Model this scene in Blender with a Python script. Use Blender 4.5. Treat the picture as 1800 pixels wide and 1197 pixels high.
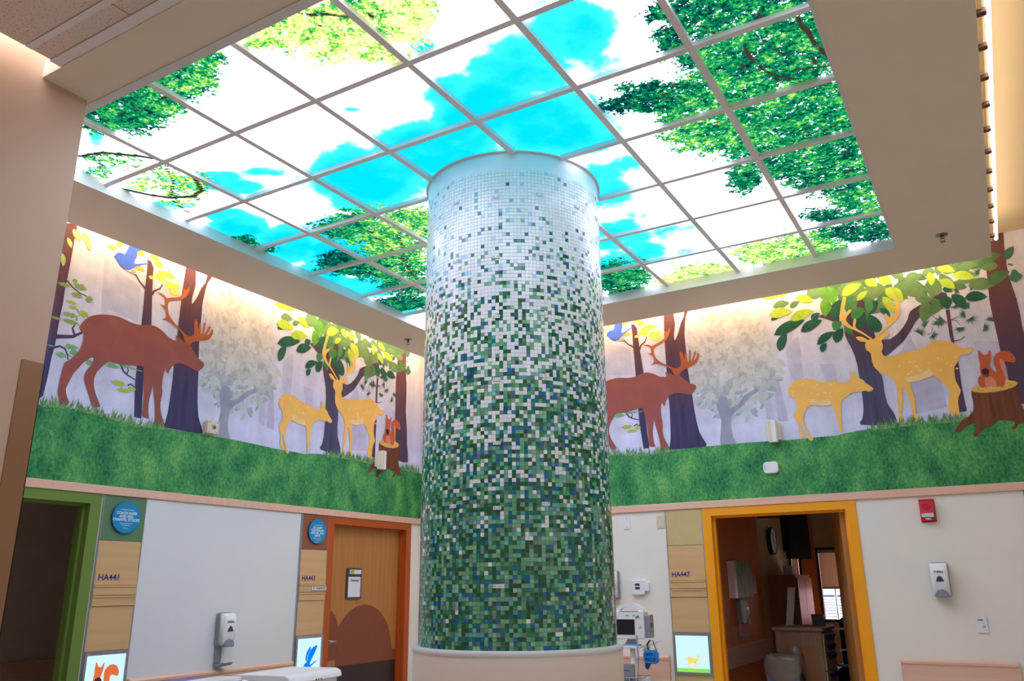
import bpy, bmesh, math, random
import numpy as np
from mathutils import Vector, Matrix

for o in list(bpy.data.objects): bpy.data.objects.remove(o)
SC = bpy.context.scene

# ------------------------------------------------------------------ camera (28 mm-class lens, looking up into the room corner)
def cam():
    yaw, pitch, roll = -0.5315, 0.2945, -0.0098
    F = Vector((math.sin(yaw)*math.cos(pitch), math.cos(yaw)*math.cos(pitch), math.sin(pitch)))
    rt = Vector((math.cos(yaw), -math.sin(yaw), 0)); up = rt.cross(F)
    R = rt*math.cos(roll)+up*math.sin(roll); U = up*math.cos(roll)-rt*math.sin(roll)
    c = bpy.data.cameras.new('camera'); o = bpy.data.objects.new('camera', c); SC.collection.objects.link(o)
    m = Matrix((R, U, -F)).transposed().to_4x4(); m.translation = Vector((4.5858, -2.6762, 1.6)); o.matrix_world = m
    c.sensor_width = 36; c.lens = 1423.0659/1800*36; c.clip_start = .05; c.clip_end = 100
    SC.camera = o
cam()

# ------------------------------------------------------------------ light and exposure
w = bpy.data.worlds.new('world'); SC.world = w; w.use_nodes = True
bg = w.node_tree.nodes['Background']; bg.inputs[0].default_value = (.72, .84, 1.0, 1); bg.inputs[1].default_value = 4.0   # overcast daylight outside the window
SC.view_settings.view_transform = 'Standard'; SC.view_settings.look = 'None'; SC.view_settings.gamma = 1; SC.view_settings.use_curve_mapping = False
SC.view_settings.exposure = 0.78
SC.cycles.max_bounces = 7; SC.cycles.diffuse_bounces = 4; SC.cycles.glossy_bounces = 3
PANEL = 1.55                      # backlit sky panels
CLOUD = (1.75, 1.82, 2.5); SKY_DEEP = (.0, .32, .47); SKY_PALE = (.03, .47, .52)
COVE = 13.0                       # warm cove tubes
COVE_W = 6.0                     # visible strip at the right
SLOT = 3.5
HALL_FILL = 6.0                        # added fill lights over the hall, out of view
LBOX = .62                        # light boxes of the room signs

# room geometry (metres)
XW, YW = -0.8240, 4.4866               # left wall plane x, right wall plane y
ZP = 4.0748                         # luminous panel height
A0, B0 = .834, .9796              # where the mural print starts on the right wall, and its scale there

# traced print outlines, metres: (along the wall, height)
MURAL={
 'elk':[(0.471,3.384),(0.483,3.414),(0.504,3.449),(0.537,3.483),(0.578,3.506),(0.631,3.525),(0.691,3.538),(0.743,3.541),(0.796,3.537),(0.856,3.528),(0.911,3.525),(0.965,3.534),(1.031,3.552),(1.081,3.55),(1.128,3.534),(1.16,3.516),(1.196,3.495),(1.23,3.487),(1.263,3.486),(1.254,3.531),(1.276,3.519),(1.307,3.509),(1.329,3.494),(1.392,3.483),(1.431,3.445),(1.471,3.406),(1.49,3.392),(1.531,3.374),(1.548,3.357),(1.543,3.334),(1.518,3.305),(1.493,3.284),(1.457,3.291),(1.408,3.304),(1.352,3.315),(1.313,3.312),(1.281,3.299),(1.263,3.283),(1.241,3.252),(1.225,3.208),(1.209,3.225),(1.198,3.237),(1.187,3.203),(1.184,3.151),(1.185,3.094),(1.192,3.068),(1.193,3.017),(1.189,2.972),(1.194,2.928),(1.206,2.891),(1.224,2.85),(1.245,2.814),(1.242,2.786),(1.197,2.774),(1.158,2.784),(1.157,2.839),(1.148,2.909),(1.136,2.973),(1.124,3.015),(1.105,3.092),(1.101,3.044),(1.091,2.986),(1.09,2.931),(1.098,2.872),(1.105,2.835),(1.072,2.835),(1.046,2.847),(1.043,2.912),(1.041,2.977),(1.029,3.079),(1.007,3.197),(0.989,3.215),(0.953,3.21),(0.897,3.201),(0.816,3.191),(0.77,3.191),(0.725,3.189),(0.696,3.161),(0.668,3.125),(0.646,3.089),(0.635,3.05),(0.635,3.025),(0.64,2.994),(0.657,2.946),(0.679,2.908),(0.704,2.866),(0.704,2.851),(0.656,2.842),(0.628,2.888),(0.597,2.949),(0.57,3.001),(0.56,3.035),(0.567,3.078),(0.592,3.125),(0.6,3.143),(0.611,3.176),(0.609,3.191),(0.593,3.19),(0.564,3.167),(0.536,3.135),(0.511,3.095),(0.481,3.047),(0.46,2.988),(0.443,2.934),(0.451,2.895),(0.47,2.858),(0.48,2.84),(0.458,2.806),(0.423,2.8),(0.407,2.856),(0.392,2.888),(0.39,2.948),(0.394,3.019),(0.402,3.097),(0.407,3.11),(0.428,3.128),(0.459,3.161),(0.489,3.204),(0.505,3.251),(0.512,3.294),(0.51,3.342),(0.497,3.357),(0.479,3.37)],
 'elk_antler':[(1.315,3.553),(1.267,3.582),(1.228,3.604),(1.186,3.62),(1.153,3.628),(1.112,3.618),(1.144,3.643),(1.147,3.668),(1.14,3.701),(1.114,3.723),(1.076,3.744),(1.119,3.737),(1.126,3.757),(1.121,3.788),(1.102,3.809),(1.045,3.828),(1.083,3.83),(1.118,3.817),(1.135,3.806),(1.173,3.822),(1.224,3.84),(1.262,3.861),(1.277,3.9),(1.275,3.939),(1.295,3.921),(1.307,3.934),(1.324,3.964),(1.331,3.935),(1.314,3.88),(1.278,3.84),(1.227,3.817),(1.176,3.796),(1.153,3.774),(1.152,3.741),(1.164,3.69),(1.195,3.652),(1.239,3.619),(1.275,3.599),(1.326,3.568),(1.369,3.552),(1.409,3.566),(1.419,3.599),(1.411,3.688),(1.422,3.71),(1.442,3.691),(1.456,3.627),(1.463,3.696),(1.477,3.663),(1.487,3.604),(1.498,3.614),(1.505,3.702),(1.515,3.708),(1.523,3.694),(1.513,3.605),(1.529,3.622),(1.557,3.682),(1.57,3.688),(1.57,3.67),(1.542,3.601),(1.571,3.627),(1.588,3.669),(1.601,3.666),(1.6,3.628),(1.57,3.577),(1.516,3.551),(1.468,3.536),(1.416,3.513),(1.392,3.483),(1.358,3.481),(1.333,3.516)],
 'bird':[(0.643,3.982),(0.659,3.995),(0.66,4.01),(0.683,4.032),(0.718,4.037),(0.733,4.033),(0.749,4.074),(0.763,4.118),(0.801,4.176),(0.878,4.205),(0.871,4.119),(0.831,4.092),(0.836,4.058),(0.819,4.002),(0.839,3.994),(0.933,4.034),(0.931,4.024),(0.847,3.98),(0.814,3.951),(0.787,3.93),(0.77,3.927),(0.728,3.927),(0.695,3.95),(0.664,3.983)],
 'bird_wing':[(0.704,4.029),(0.703,4.081),(0.711,4.125),(0.751,4.187),(0.803,4.207),(0.763,4.118),(0.749,4.074),(0.733,4.033)],
 'thin_tree':[(0.928,4.067),(0.936,3.963),(0.937,3.821),(0.942,3.696),(0.941,3.777),(0.948,3.531),(0.953,3.207),(0.959,3.06),(0.986,2.826),(1.045,2.825),(1.026,3.073),(1.009,3.22),(1.032,3.551),(1.005,3.797),(0.99,3.97),(0.99,4.011),(0.962,4.055)],
 'big_tree':[(1.283,4.125),(1.276,4.066),(1.269,3.909),(1.268,3.757),(1.267,3.612),(1.27,3.284),(1.273,3.158),(1.27,3.032),(1.263,2.895),(1.246,2.809),(1.248,2.79),(1.4,2.789),(1.599,2.791),(1.585,2.847),(1.548,2.922),(1.525,3.034),(1.51,3.178),(1.502,3.295),(1.478,3.541),(1.477,3.694),(1.472,3.848),(1.478,3.919),(1.487,3.991),(1.504,4.06),(1.54,4.123),(1.568,4.204),(1.495,4.198),(1.488,4.106),(1.477,4.045),(1.444,3.99),(1.415,3.906),(1.381,3.839),(1.368,3.832),(1.368,3.891),(1.385,3.977),(1.381,4.039),(1.363,4.153)],
 'edge_tree':[(0.343,4.116),(0.34,4.014),(0.338,3.837),(0.334,3.711),(0.329,3.628),(0.331,3.514),(0.325,3.423),(0.322,3.215),(0.312,3.121),(0.297,2.85),(0.226,2.841),(0.236,3.103),(0.246,3.196),(0.248,3.401),(0.258,3.492),(0.255,3.605),(0.26,3.686),(0.264,3.811),(0.265,3.985),(0.267,4.108)],
 'fawn':[(2.386,3.223),(2.414,3.264),(2.46,3.29),(2.535,3.294),(2.605,3.277),(2.656,3.251),(2.708,3.239),(2.768,3.246),(2.812,3.227),(2.864,3.221),(2.91,3.239),(2.905,3.293),(2.912,3.304),(2.929,3.277),(2.941,3.306),(2.957,3.273),(2.971,3.243),(3.002,3.224),(3.022,3.194),(3.061,3.158),(3.076,3.138),(3.066,3.124),(3.037,3.116),(3.007,3.128),(2.961,3.122),(2.898,3.124),(2.866,3.097),(2.823,3.075),(2.804,3.04),(2.798,2.968),(2.79,2.896),(2.792,2.847),(2.778,2.8),(2.767,2.813),(2.763,2.868),(2.751,2.936),(2.744,2.998),(2.719,3.041),(2.655,3.039),(2.573,3.055),(2.543,3.052),(2.508,3.012),(2.486,2.965),(2.482,2.91),(2.498,2.865),(2.515,2.808),(2.547,2.774),(2.528,2.755),(2.505,2.772),(2.479,2.855),(2.455,2.913),(2.45,2.888),(2.458,2.832),(2.481,2.793),(2.448,2.796),(2.432,2.835),(2.432,2.915),(2.411,2.955),(2.404,2.999),(2.435,3.027),(2.441,3.083),(2.428,3.129),(2.391,3.158),(2.379,3.192)],
 'fawn_belly':[(2.568,3.112),(2.643,3.09),(2.713,3.088),(2.72,3.043),(2.655,3.042),(2.573,3.057),(2.547,3.057),(2.559,3.088)],
 'deer':[(2.994,3.595),(3.021,3.6),(3.059,3.584),(3.088,3.558),(3.108,3.561),(3.13,3.557),(3.152,3.553),(3.19,3.579),(3.22,3.596),(3.259,3.598),(3.261,3.58),(3.238,3.558),(3.202,3.545),(3.191,3.535),(3.198,3.496),(3.191,3.46),(3.18,3.443),(3.19,3.411),(3.201,3.397),(3.258,3.393),(3.348,3.407),(3.459,3.417),(3.515,3.433),(3.572,3.463),(3.605,3.469),(3.662,3.461),(3.716,3.438),(3.752,3.399),(3.788,3.376),(3.824,3.376),(3.845,3.379),(3.856,3.363),(3.833,3.336),(3.795,3.324),(3.761,3.327),(3.742,3.306),(3.726,3.267),(3.7,3.236),(3.69,3.167),(3.696,3.108),(3.717,3.041),(3.693,2.992),(3.681,2.942),(3.68,2.885),(3.672,2.852),(3.642,2.855),(3.601,2.888),(3.629,3.006),(3.632,3.058),(3.608,3.102),(3.574,3.153),(3.537,3.188),(3.493,3.176),(3.426,3.155),(3.362,3.154),(3.361,3.104),(3.377,3.031),(3.371,2.95),(3.369,2.897),(3.386,2.872),(3.368,2.835),(3.339,2.838),(3.344,2.917),(3.338,2.983),(3.327,3.055),(3.313,3.11),(3.296,3.112),(3.29,3.048),(3.276,2.961),(3.257,2.91),(3.271,2.85),(3.236,2.853),(3.243,2.964),(3.25,3.052),(3.255,3.129),(3.237,3.192),(3.203,3.233),(3.157,3.257),(3.118,3.3),(3.099,3.346),(3.095,3.394),(3.093,3.444),(3.062,3.474),(3.059,3.518),(3.069,3.542),(3.032,3.551),(3.008,3.57)],
 'deer_belly':[(3.341,3.196),(3.412,3.204),(3.49,3.23),(3.516,3.262),(3.532,3.191),(3.493,3.177),(3.427,3.156),(3.365,3.156),(3.336,3.161)],
 'antlerL':[(3.108,3.561),(3.062,3.606),(2.988,3.662),(2.934,3.697),(2.899,3.748),(2.887,3.795),(2.902,3.871),(2.927,3.945),(2.942,3.972),(2.961,3.961),(2.944,3.896),(2.924,3.828),(2.924,3.802),(2.968,3.846),(2.985,3.846),(2.986,3.83),(2.952,3.797),(2.938,3.774),(2.938,3.748),(2.98,3.689),(2.988,3.726),(3.001,3.763),(3.018,3.753),(3.004,3.692),(3.012,3.671),(3.054,3.632),(3.13,3.557)],
 'antlerR':[(3.136,3.556),(3.189,3.616),(3.257,3.662),(3.257,3.705),(3.245,3.758),(3.263,3.761),(3.282,3.72),(3.325,3.744),(3.325,3.788),(3.276,3.841),(3.288,3.849),(3.334,3.812),(3.349,3.847),(3.331,3.914),(3.302,3.952),(3.321,3.961),(3.352,3.904),(3.371,3.837),(3.369,3.761),(3.348,3.715),(3.291,3.662),(3.229,3.622),(3.179,3.581),(3.151,3.547)],
 'leaf_tree':[(2.91,3.624),(2.942,3.524),(2.965,3.438),(2.974,3.364),(2.975,3.364),(2.978,3.252),(2.982,3.104),(2.976,2.972),(2.957,2.896),(2.938,2.85),(3.199,2.823),(3.209,2.904),(3.185,2.96),(3.165,3.01),(3.156,3.113),(3.156,3.24),(3.101,3.327),(3.125,3.342),(3.152,3.553),(3.135,3.638),(3.117,3.717),(3.119,3.909),(3.034,3.925),(2.924,3.75)],
 'leaf_branch':[(3.19,3.538),(3.257,3.537),(3.318,3.57),(3.374,3.623),(3.416,3.684),(3.444,3.748),(3.524,3.79),(3.61,3.824),(3.703,3.868),(3.739,3.83),(3.6,3.757),(3.521,3.697),(3.465,3.645),(3.417,3.573),(3.357,3.502),(3.302,3.462),(3.204,3.396),(3.173,3.451)],
 'leaf_branch2':[(2.706,3.833),(2.8,3.856),(2.887,3.828),(2.876,3.739),(2.763,3.804)],
 'pine_trunk':[(3.708,3.712),(3.736,3.713),(3.729,3.427),(3.734,3.289),(3.728,3.08),(3.733,2.874),(3.68,2.871),(3.691,3.143),(3.709,3.43),(3.704,3.496)],
 'end_tree':[(4.068,4.415),(4.049,4.079),(4.043,3.909),(4.028,3.743),(4.031,3.576),(4.036,3.386),(4.036,3.312),(4.054,3.186),(4.055,2.915),(4.108,2.889),(4.276,2.889),(4.25,3.091),(4.245,3.226),(4.216,3.425),(4.216,3.561),(4.214,3.717),(4.193,3.897),(4.195,4.084),(4.214,4.27),(4.227,4.376)],
 'squirrel':[(3.885,3.339),(3.894,3.341),(3.908,3.311),(3.919,3.302),(3.945,3.302),(3.959,3.331),(3.97,3.326),(3.964,3.268),(3.945,3.208),(3.959,3.178),(3.984,3.154),(3.976,3.231),(3.986,3.278),(4.021,3.308),(4.063,3.314),(4.106,3.291),(4.127,3.244),(4.123,3.217),(4.105,3.213),(4.072,3.224),(4.049,3.224),(4.04,3.194),(4.043,3.139),(4.034,3.086),(4.018,3.041),(4.005,3.032),(3.96,3.041),(3.889,3.047),(3.871,3.043),(3.853,3.059),(3.844,3.098),(3.856,3.131),(3.872,3.142),(3.874,3.19),(3.882,3.245),(3.879,3.28)],
 'sq_belly':[(3.894,3.112),(3.938,3.126),(3.962,3.089),(3.966,3.044),(3.896,3.05)],
 'sq_tail':[(4.049,3.224),(4.029,3.251),(4.017,3.232),(4.019,3.191),(4.03,3.148),(4.034,3.106),(4.045,3.139),(4.041,3.194)],
 'acorn':[(3.935,3.164),(3.93,3.152),(3.919,3.144),(3.905,3.142),(3.892,3.148),(3.884,3.158),(3.883,3.172),(3.888,3.184),(3.9,3.192),(3.913,3.194),(3.926,3.188),(3.934,3.178)],
 'acorn2':[(3.886,3.157),(3.933,3.153),(3.926,3.128),(3.908,3.12),(3.891,3.133)],
 'stump':[(3.788,3.029),(3.787,2.947),(3.78,2.88),(3.748,2.836),(3.683,2.802),(3.624,2.727),(3.634,2.716),(3.67,2.716),(3.713,2.759),(3.792,2.77),(3.751,2.694),(3.752,2.678),(3.777,2.675),(3.82,2.721),(3.887,2.74),(3.94,2.781),(4.03,2.762),(4.043,2.744),(4.015,2.708),(4.036,2.699),(4.065,2.735),(4.099,2.732),(4.171,2.731),(4.118,2.841),(4.106,2.909),(4.109,3.029),(4.024,3.006),(3.943,2.996),(3.854,3.007)],
 'stump_top':[(4.11,3.048),(4.104,3.037),(4.088,3.026),(4.062,3.017),(4.029,3.009),(3.99,3.004),(3.949,3.001),(3.908,3.001),(3.868,3.003),(3.835,3.009),(3.81,3.017),(3.793,3.026),(3.788,3.037),(3.794,3.048),(3.811,3.059),(3.837,3.069),(3.872,3.076),(3.911,3.082),(3.953,3.085),(3.994,3.084),(4.033,3.081),(4.066,3.076),(4.09,3.068),(4.106,3.058)],
 'ring1':[(4.068,3.043),(4.061,3.035),(4.043,3.027),(4.016,3.021),(3.983,3.016),(3.947,3.014),(3.91,3.014),(3.877,3.016),(3.852,3.021),(3.836,3.028),(3.831,3.035),(3.838,3.043),(3.857,3.051),(3.884,3.057),(3.918,3.062),(3.955,3.065),(3.99,3.064),(4.023,3.062),(4.048,3.057),(4.063,3.051)],
 'ring2':[(4.015,3.037),(4.009,3.031),(3.994,3.026),(3.973,3.023),(3.948,3.021),(3.923,3.022),(3.903,3.025),(3.889,3.029),(3.885,3.035),(3.89,3.04),(3.906,3.045),(3.927,3.049),(3.953,3.051),(3.977,3.05),(3.998,3.047),(4.011,3.043)],
 'mist_trunk':[(1.728,3.145),(1.759,3.005),(1.734,2.785),(1.88,2.782),(1.852,2.861),(1.846,2.975),(1.869,3.055),(1.959,3.118),(2.039,3.192),(2.114,3.234),(2.097,3.257),(1.999,3.217),(1.918,3.133),(1.844,3.121),(1.83,3.217),(1.767,3.225)],
 'mist_crown':[(1.514,3.331),(1.476,3.578),(1.511,3.886),(1.684,4.061),(1.919,4.086),(2.136,3.98),(2.264,3.805),(2.317,3.615),(2.32,3.457),(2.254,3.299),(2.147,3.251),(2.036,3.276),(1.929,3.258),(1.87,3.181),(1.83,3.217),(1.727,3.134),(1.658,3.206),(1.571,3.216)],
 'thin_branches':[([(0.943,3.823),(0.922,3.84),(0.881,3.868),(0.844,3.914)],0.018),([(0.846,3.903),(0.79,3.91),(0.734,3.923)],0.007),([(1.004,3.795),(1.018,3.829),(1.065,3.862),(1.085,3.907)],0.02),([(0.823,3.188),(0.852,3.146),(0.884,3.126),(0.958,3.103)],0.015),([(0.88,3.133),(0.891,3.16),(0.878,3.176)],0.012),([(0.901,3.048),(0.925,3.064),(0.967,3.042)],0.013)],
 'edge_branches':[([(0.313,3.274),(0.436,3.305),(0.498,3.352)],0.03),([(0.448,3.317),(0.424,3.366),(0.441,3.392)],0.018),([(0.292,3.182),(0.357,3.216),(0.395,3.207),(0.419,3.167),(0.427,3.133)],0.016),([(0.421,3.168),(0.459,3.161)],0.006),([(0.447,3.425),(0.445,3.446)],0.008),([(0.461,3.485),(0.412,3.527)],0.007),([(0.332,3.694),(0.382,3.656),(0.439,3.631),(0.494,3.623)],0.012)],
 'pine_branches':[([(3.733,3.623),(3.788,3.643)],0.008),([(3.705,3.606),(3.64,3.636),(3.582,3.71)],0.006),([(3.736,3.625),(3.769,3.613),(3.793,3.57)],0.006),([(3.727,3.446),(3.774,3.449),(3.812,3.473)],0.008),([(3.545,3.533),(3.578,3.539),(3.59,3.586)],0.006)],
 'leaves':[((2.327,3.988),(2.477,4.002),0.076,'dull'),((2.478,3.954),(2.564,3.999),0.055,'dull'),((2.632,4.04),(2.808,4.073),0.151,'dull'),((2.896,4.056),(3.135,3.932),0.193,'dull'),((3.365,4.003),(3.581,3.853),0.125,'dull'),((3.592,3.964),(3.702,3.868),0.113,'dull'),((3.813,3.939),(3.978,3.912),0.046,'dull'),((3.111,3.949),(3.29,3.992),0.148,'dull'),((3.578,4.056),(3.686,4.052),0.075,'dull'),((3.736,4.03),(3.844,4.045),0.063,'dull'),((3.844,4.045),(4.0,4.049),0.062,'dull'),((3.441,4.026),(3.575,4.037),0.087,'dull'),((2.31,3.728),(2.594,3.82),0.099,'dark'),((2.342,3.57),(2.422,3.736),0.083,'dark'),((2.546,3.719),(2.739,3.795),0.091,'dark'),((2.653,3.797),(2.723,3.864),0.068,'dark'),((2.671,3.582),(2.827,3.676),0.072,'dark'),((2.699,3.51),(2.75,3.585),0.055,'dark'),((2.826,3.573),(2.9,3.696),0.086,'dark'),((2.833,3.779),(2.906,3.935),0.094,'dark'),((2.296,3.872),(2.382,3.89),0.038,'dark'),((3.194,3.609),(3.125,3.779),0.117,'dark'),((3.216,3.814),(3.289,3.728),0.048,'dark'),((3.02,3.676),(3.094,3.804),0.104,'dark'),((3.125,3.779),(3.208,3.892),0.09,'dark'),((2.851,3.841),(2.918,3.947),0.087,'dark'),((3.697,3.838),(3.726,3.715),0.09,'dark'),((3.771,3.836),(3.854,3.692),0.086,'dark'),((3.858,3.789),(4.019,3.77),0.086,'dark'),((3.712,3.897),(3.78,3.859),0.054,'dark'),((2.822,4.09),(2.85,3.923),0.105,'mid'),((2.742,4.086),(2.8,4.008),0.052,'mid'),((2.78,3.992),(2.765,3.817),0.098,'mid'),((2.955,3.9),(3.023,3.966),0.061,'soft'),((3.132,3.913),(3.122,3.786),0.07,'soft'),((2.981,3.779),(3.089,3.843),0.076,'soft'),((2.823,3.69),(2.896,3.755),0.084,'soft'),((2.913,3.707),(2.973,3.62),0.056,'soft'),((2.941,3.838),(2.992,3.867),0.047,'soft'),((2.984,3.766),(3.092,3.837),0.094,'soft'),((2.282,3.915),(2.493,3.918),0.094,'bright'),((2.465,3.842),(2.68,3.891),0.092,'bright'),((2.537,4.038),(2.686,3.976),0.076,'bright'),((2.927,3.984),(3.099,4.062),0.088,'bright'),((3.045,3.916),(3.142,3.989),0.053,'bright'),((2.24,4.087),(2.5,4.099),0.07,'bright'),((3.129,4.082),(3.225,4.018),0.078,'bright'),((3.239,4.08),(3.338,4.014),0.082,'bright'),((3.632,4.057),(3.636,3.937),0.062,'bright'),((3.698,4.082),(3.823,4.024),0.07,'bright'),((3.798,3.998),(3.959,3.941),0.078,'bright'),((3.698,3.974),(3.804,3.879),0.073,'bright'),((3.28,3.981),(3.404,3.842),0.107,'bright'),((3.254,3.915),(3.319,3.751),0.074,'bright')],
 'edge_leaves':[((0.316,4.082),(0.382,4.002),0.053,'pale'),((0.374,4.055),(0.452,4.045),0.055,'pale'),((0.419,4.044),(0.468,3.961),0.04,'pale'),((0.288,4.005),(0.326,3.934),0.035,'pale'),((0.269,3.877),(0.289,3.782),0.036,'pale')],
 'end_leaves':[((4.196,4.047),(4.264,4.149),0.066,'green'),((4.22,3.927),(4.235,3.848),0.094,'green'),((4.198,4.011),(4.234,3.99),0.015,'green'),((4.208,3.92),(4.265,3.917),0.064,'green')],
 'jag':[((0.319,3.657),0.055,0.018,'olive'),((0.432,3.677),0.057,0.028,'olive'),((0.513,3.605),0.032,0.031,'olive'),((0.421,3.609),0.046,0.023,'olive'),((0.39,3.707),0.025,0.02,'olive'),((0.388,3.547),0.043,0.016,'lime'),((0.487,3.49),0.047,0.031,'lime'),((0.404,3.514),0.041,0.015,'lime'),((0.398,3.454),0.065,0.02,'olive'),((0.405,3.406),0.076,0.018,'olive'),((0.297,3.404),0.039,0.012,'olive'),((0.438,3.228),0.055,0.022,'leafgreen'),((0.377,3.157),0.042,0.025,'leafgreen'),((0.464,3.193),0.041,0.025,'leafgreen'),((0.294,3.203),0.029,0.007,'leafgreen'),((0.582,3.153),0.031,0.025,'leafgreen'),((0.751,3.171),0.044,0.019,'leafgreen'),((0.826,3.048),0.064,0.023,'lime'),((0.872,3.004),0.057,0.021,'lime'),((0.939,3.028),0.035,0.021,'lime'),((0.763,3.164),0.061,0.018,'leafgreen'),((0.882,3.183),0.075,0.012,'leafgreen'),((0.978,3.179),0.035,0.006,'leafgreen'),((1.057,3.956),0.069,0.04,'yellow'),((1.11,3.998),0.096,0.035,'yellow'),((1.154,3.916),0.058,0.041,'yellow'),((1.193,3.873),0.058,0.032,'yellow'),((1.212,3.928),0.039,0.023,'yellow'),((0.977,3.93),0.024,0.017,'yellow'),((0.862,4.092),0.048,0.029,'yellow'),((0.987,4.1),0.05,0.034,'yellow'),((0.627,4.053),0.05,0.022,'yellow'),((0.685,4.098),0.034,0.034,'yellow'),((1.026,4.054),0.05,0.035,'yellow'),((0.867,3.969),0.054,0.025,'ochre'),((0.824,3.928),0.023,0.014,'ochre')],
 'pine':[(3.485,3.555,0.05),(3.547,3.618,0.042),(3.631,3.604,0.046),(3.607,3.725,0.04),(3.675,3.756,0.036),(3.582,3.521,0.041),(3.548,3.81,0.022),(3.669,3.646,0.037),(3.836,3.653,0.046),(3.789,3.547,0.045),(3.871,3.611,0.045),(3.648,3.619,0.046),(3.673,3.749,0.032),(3.817,3.864,0.036),(3.932,3.866,0.035),(3.458,3.908,0.026),(3.639,3.88,0.031),(3.782,3.736,0.031),(3.878,3.718,0.035),(3.956,3.52,0.043),(4.008,3.572,0.043),(3.991,3.982,0.044),(3.952,3.873,0.036)],
 'grass_top':[(0.288,2.788),(0.482,2.807),(0.694,2.796),(0.851,2.781),(1.016,2.766),(1.258,2.783),(1.601,2.79),(1.978,2.79),(2.36,2.779),(2.75,2.779),(2.781,2.787),(2.919,2.802),(3.314,2.813),(3.724,2.806),(4.073,2.804)],
 'mist_bars':[[(0.581,3.956),(0.627,3.972),(0.654,3.677),(0.668,3.542),(0.619,3.528),(0.602,3.661)],[(2.393,3.572),(2.516,3.689),(2.528,3.53),(2.522,3.305),(2.433,3.296)],[(2.262,3.381),(2.313,3.292),(2.355,2.941),(2.267,2.951)],[(2.164,3.218),(2.22,3.17),(2.238,2.954),(2.17,2.981)],[(2.397,3.447),(2.524,3.428),(2.509,3.283),(2.431,3.294)],[(2.668,3.408),(2.797,3.389),(2.801,3.232),(2.714,3.237)],[(3.412,3.544),(3.446,3.447),(3.485,3.195),(3.588,3.181),(3.601,2.923),(3.368,2.892),(3.363,3.157),(3.233,3.326),(3.331,3.434)],[(3.859,3.424),(4.029,3.397),(4.03,3.327),(3.959,3.178),(3.88,3.21),(3.876,3.337)],[(0.657,3.901),(0.903,3.833),(0.918,3.543),(0.642,3.58)]],
}
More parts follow.
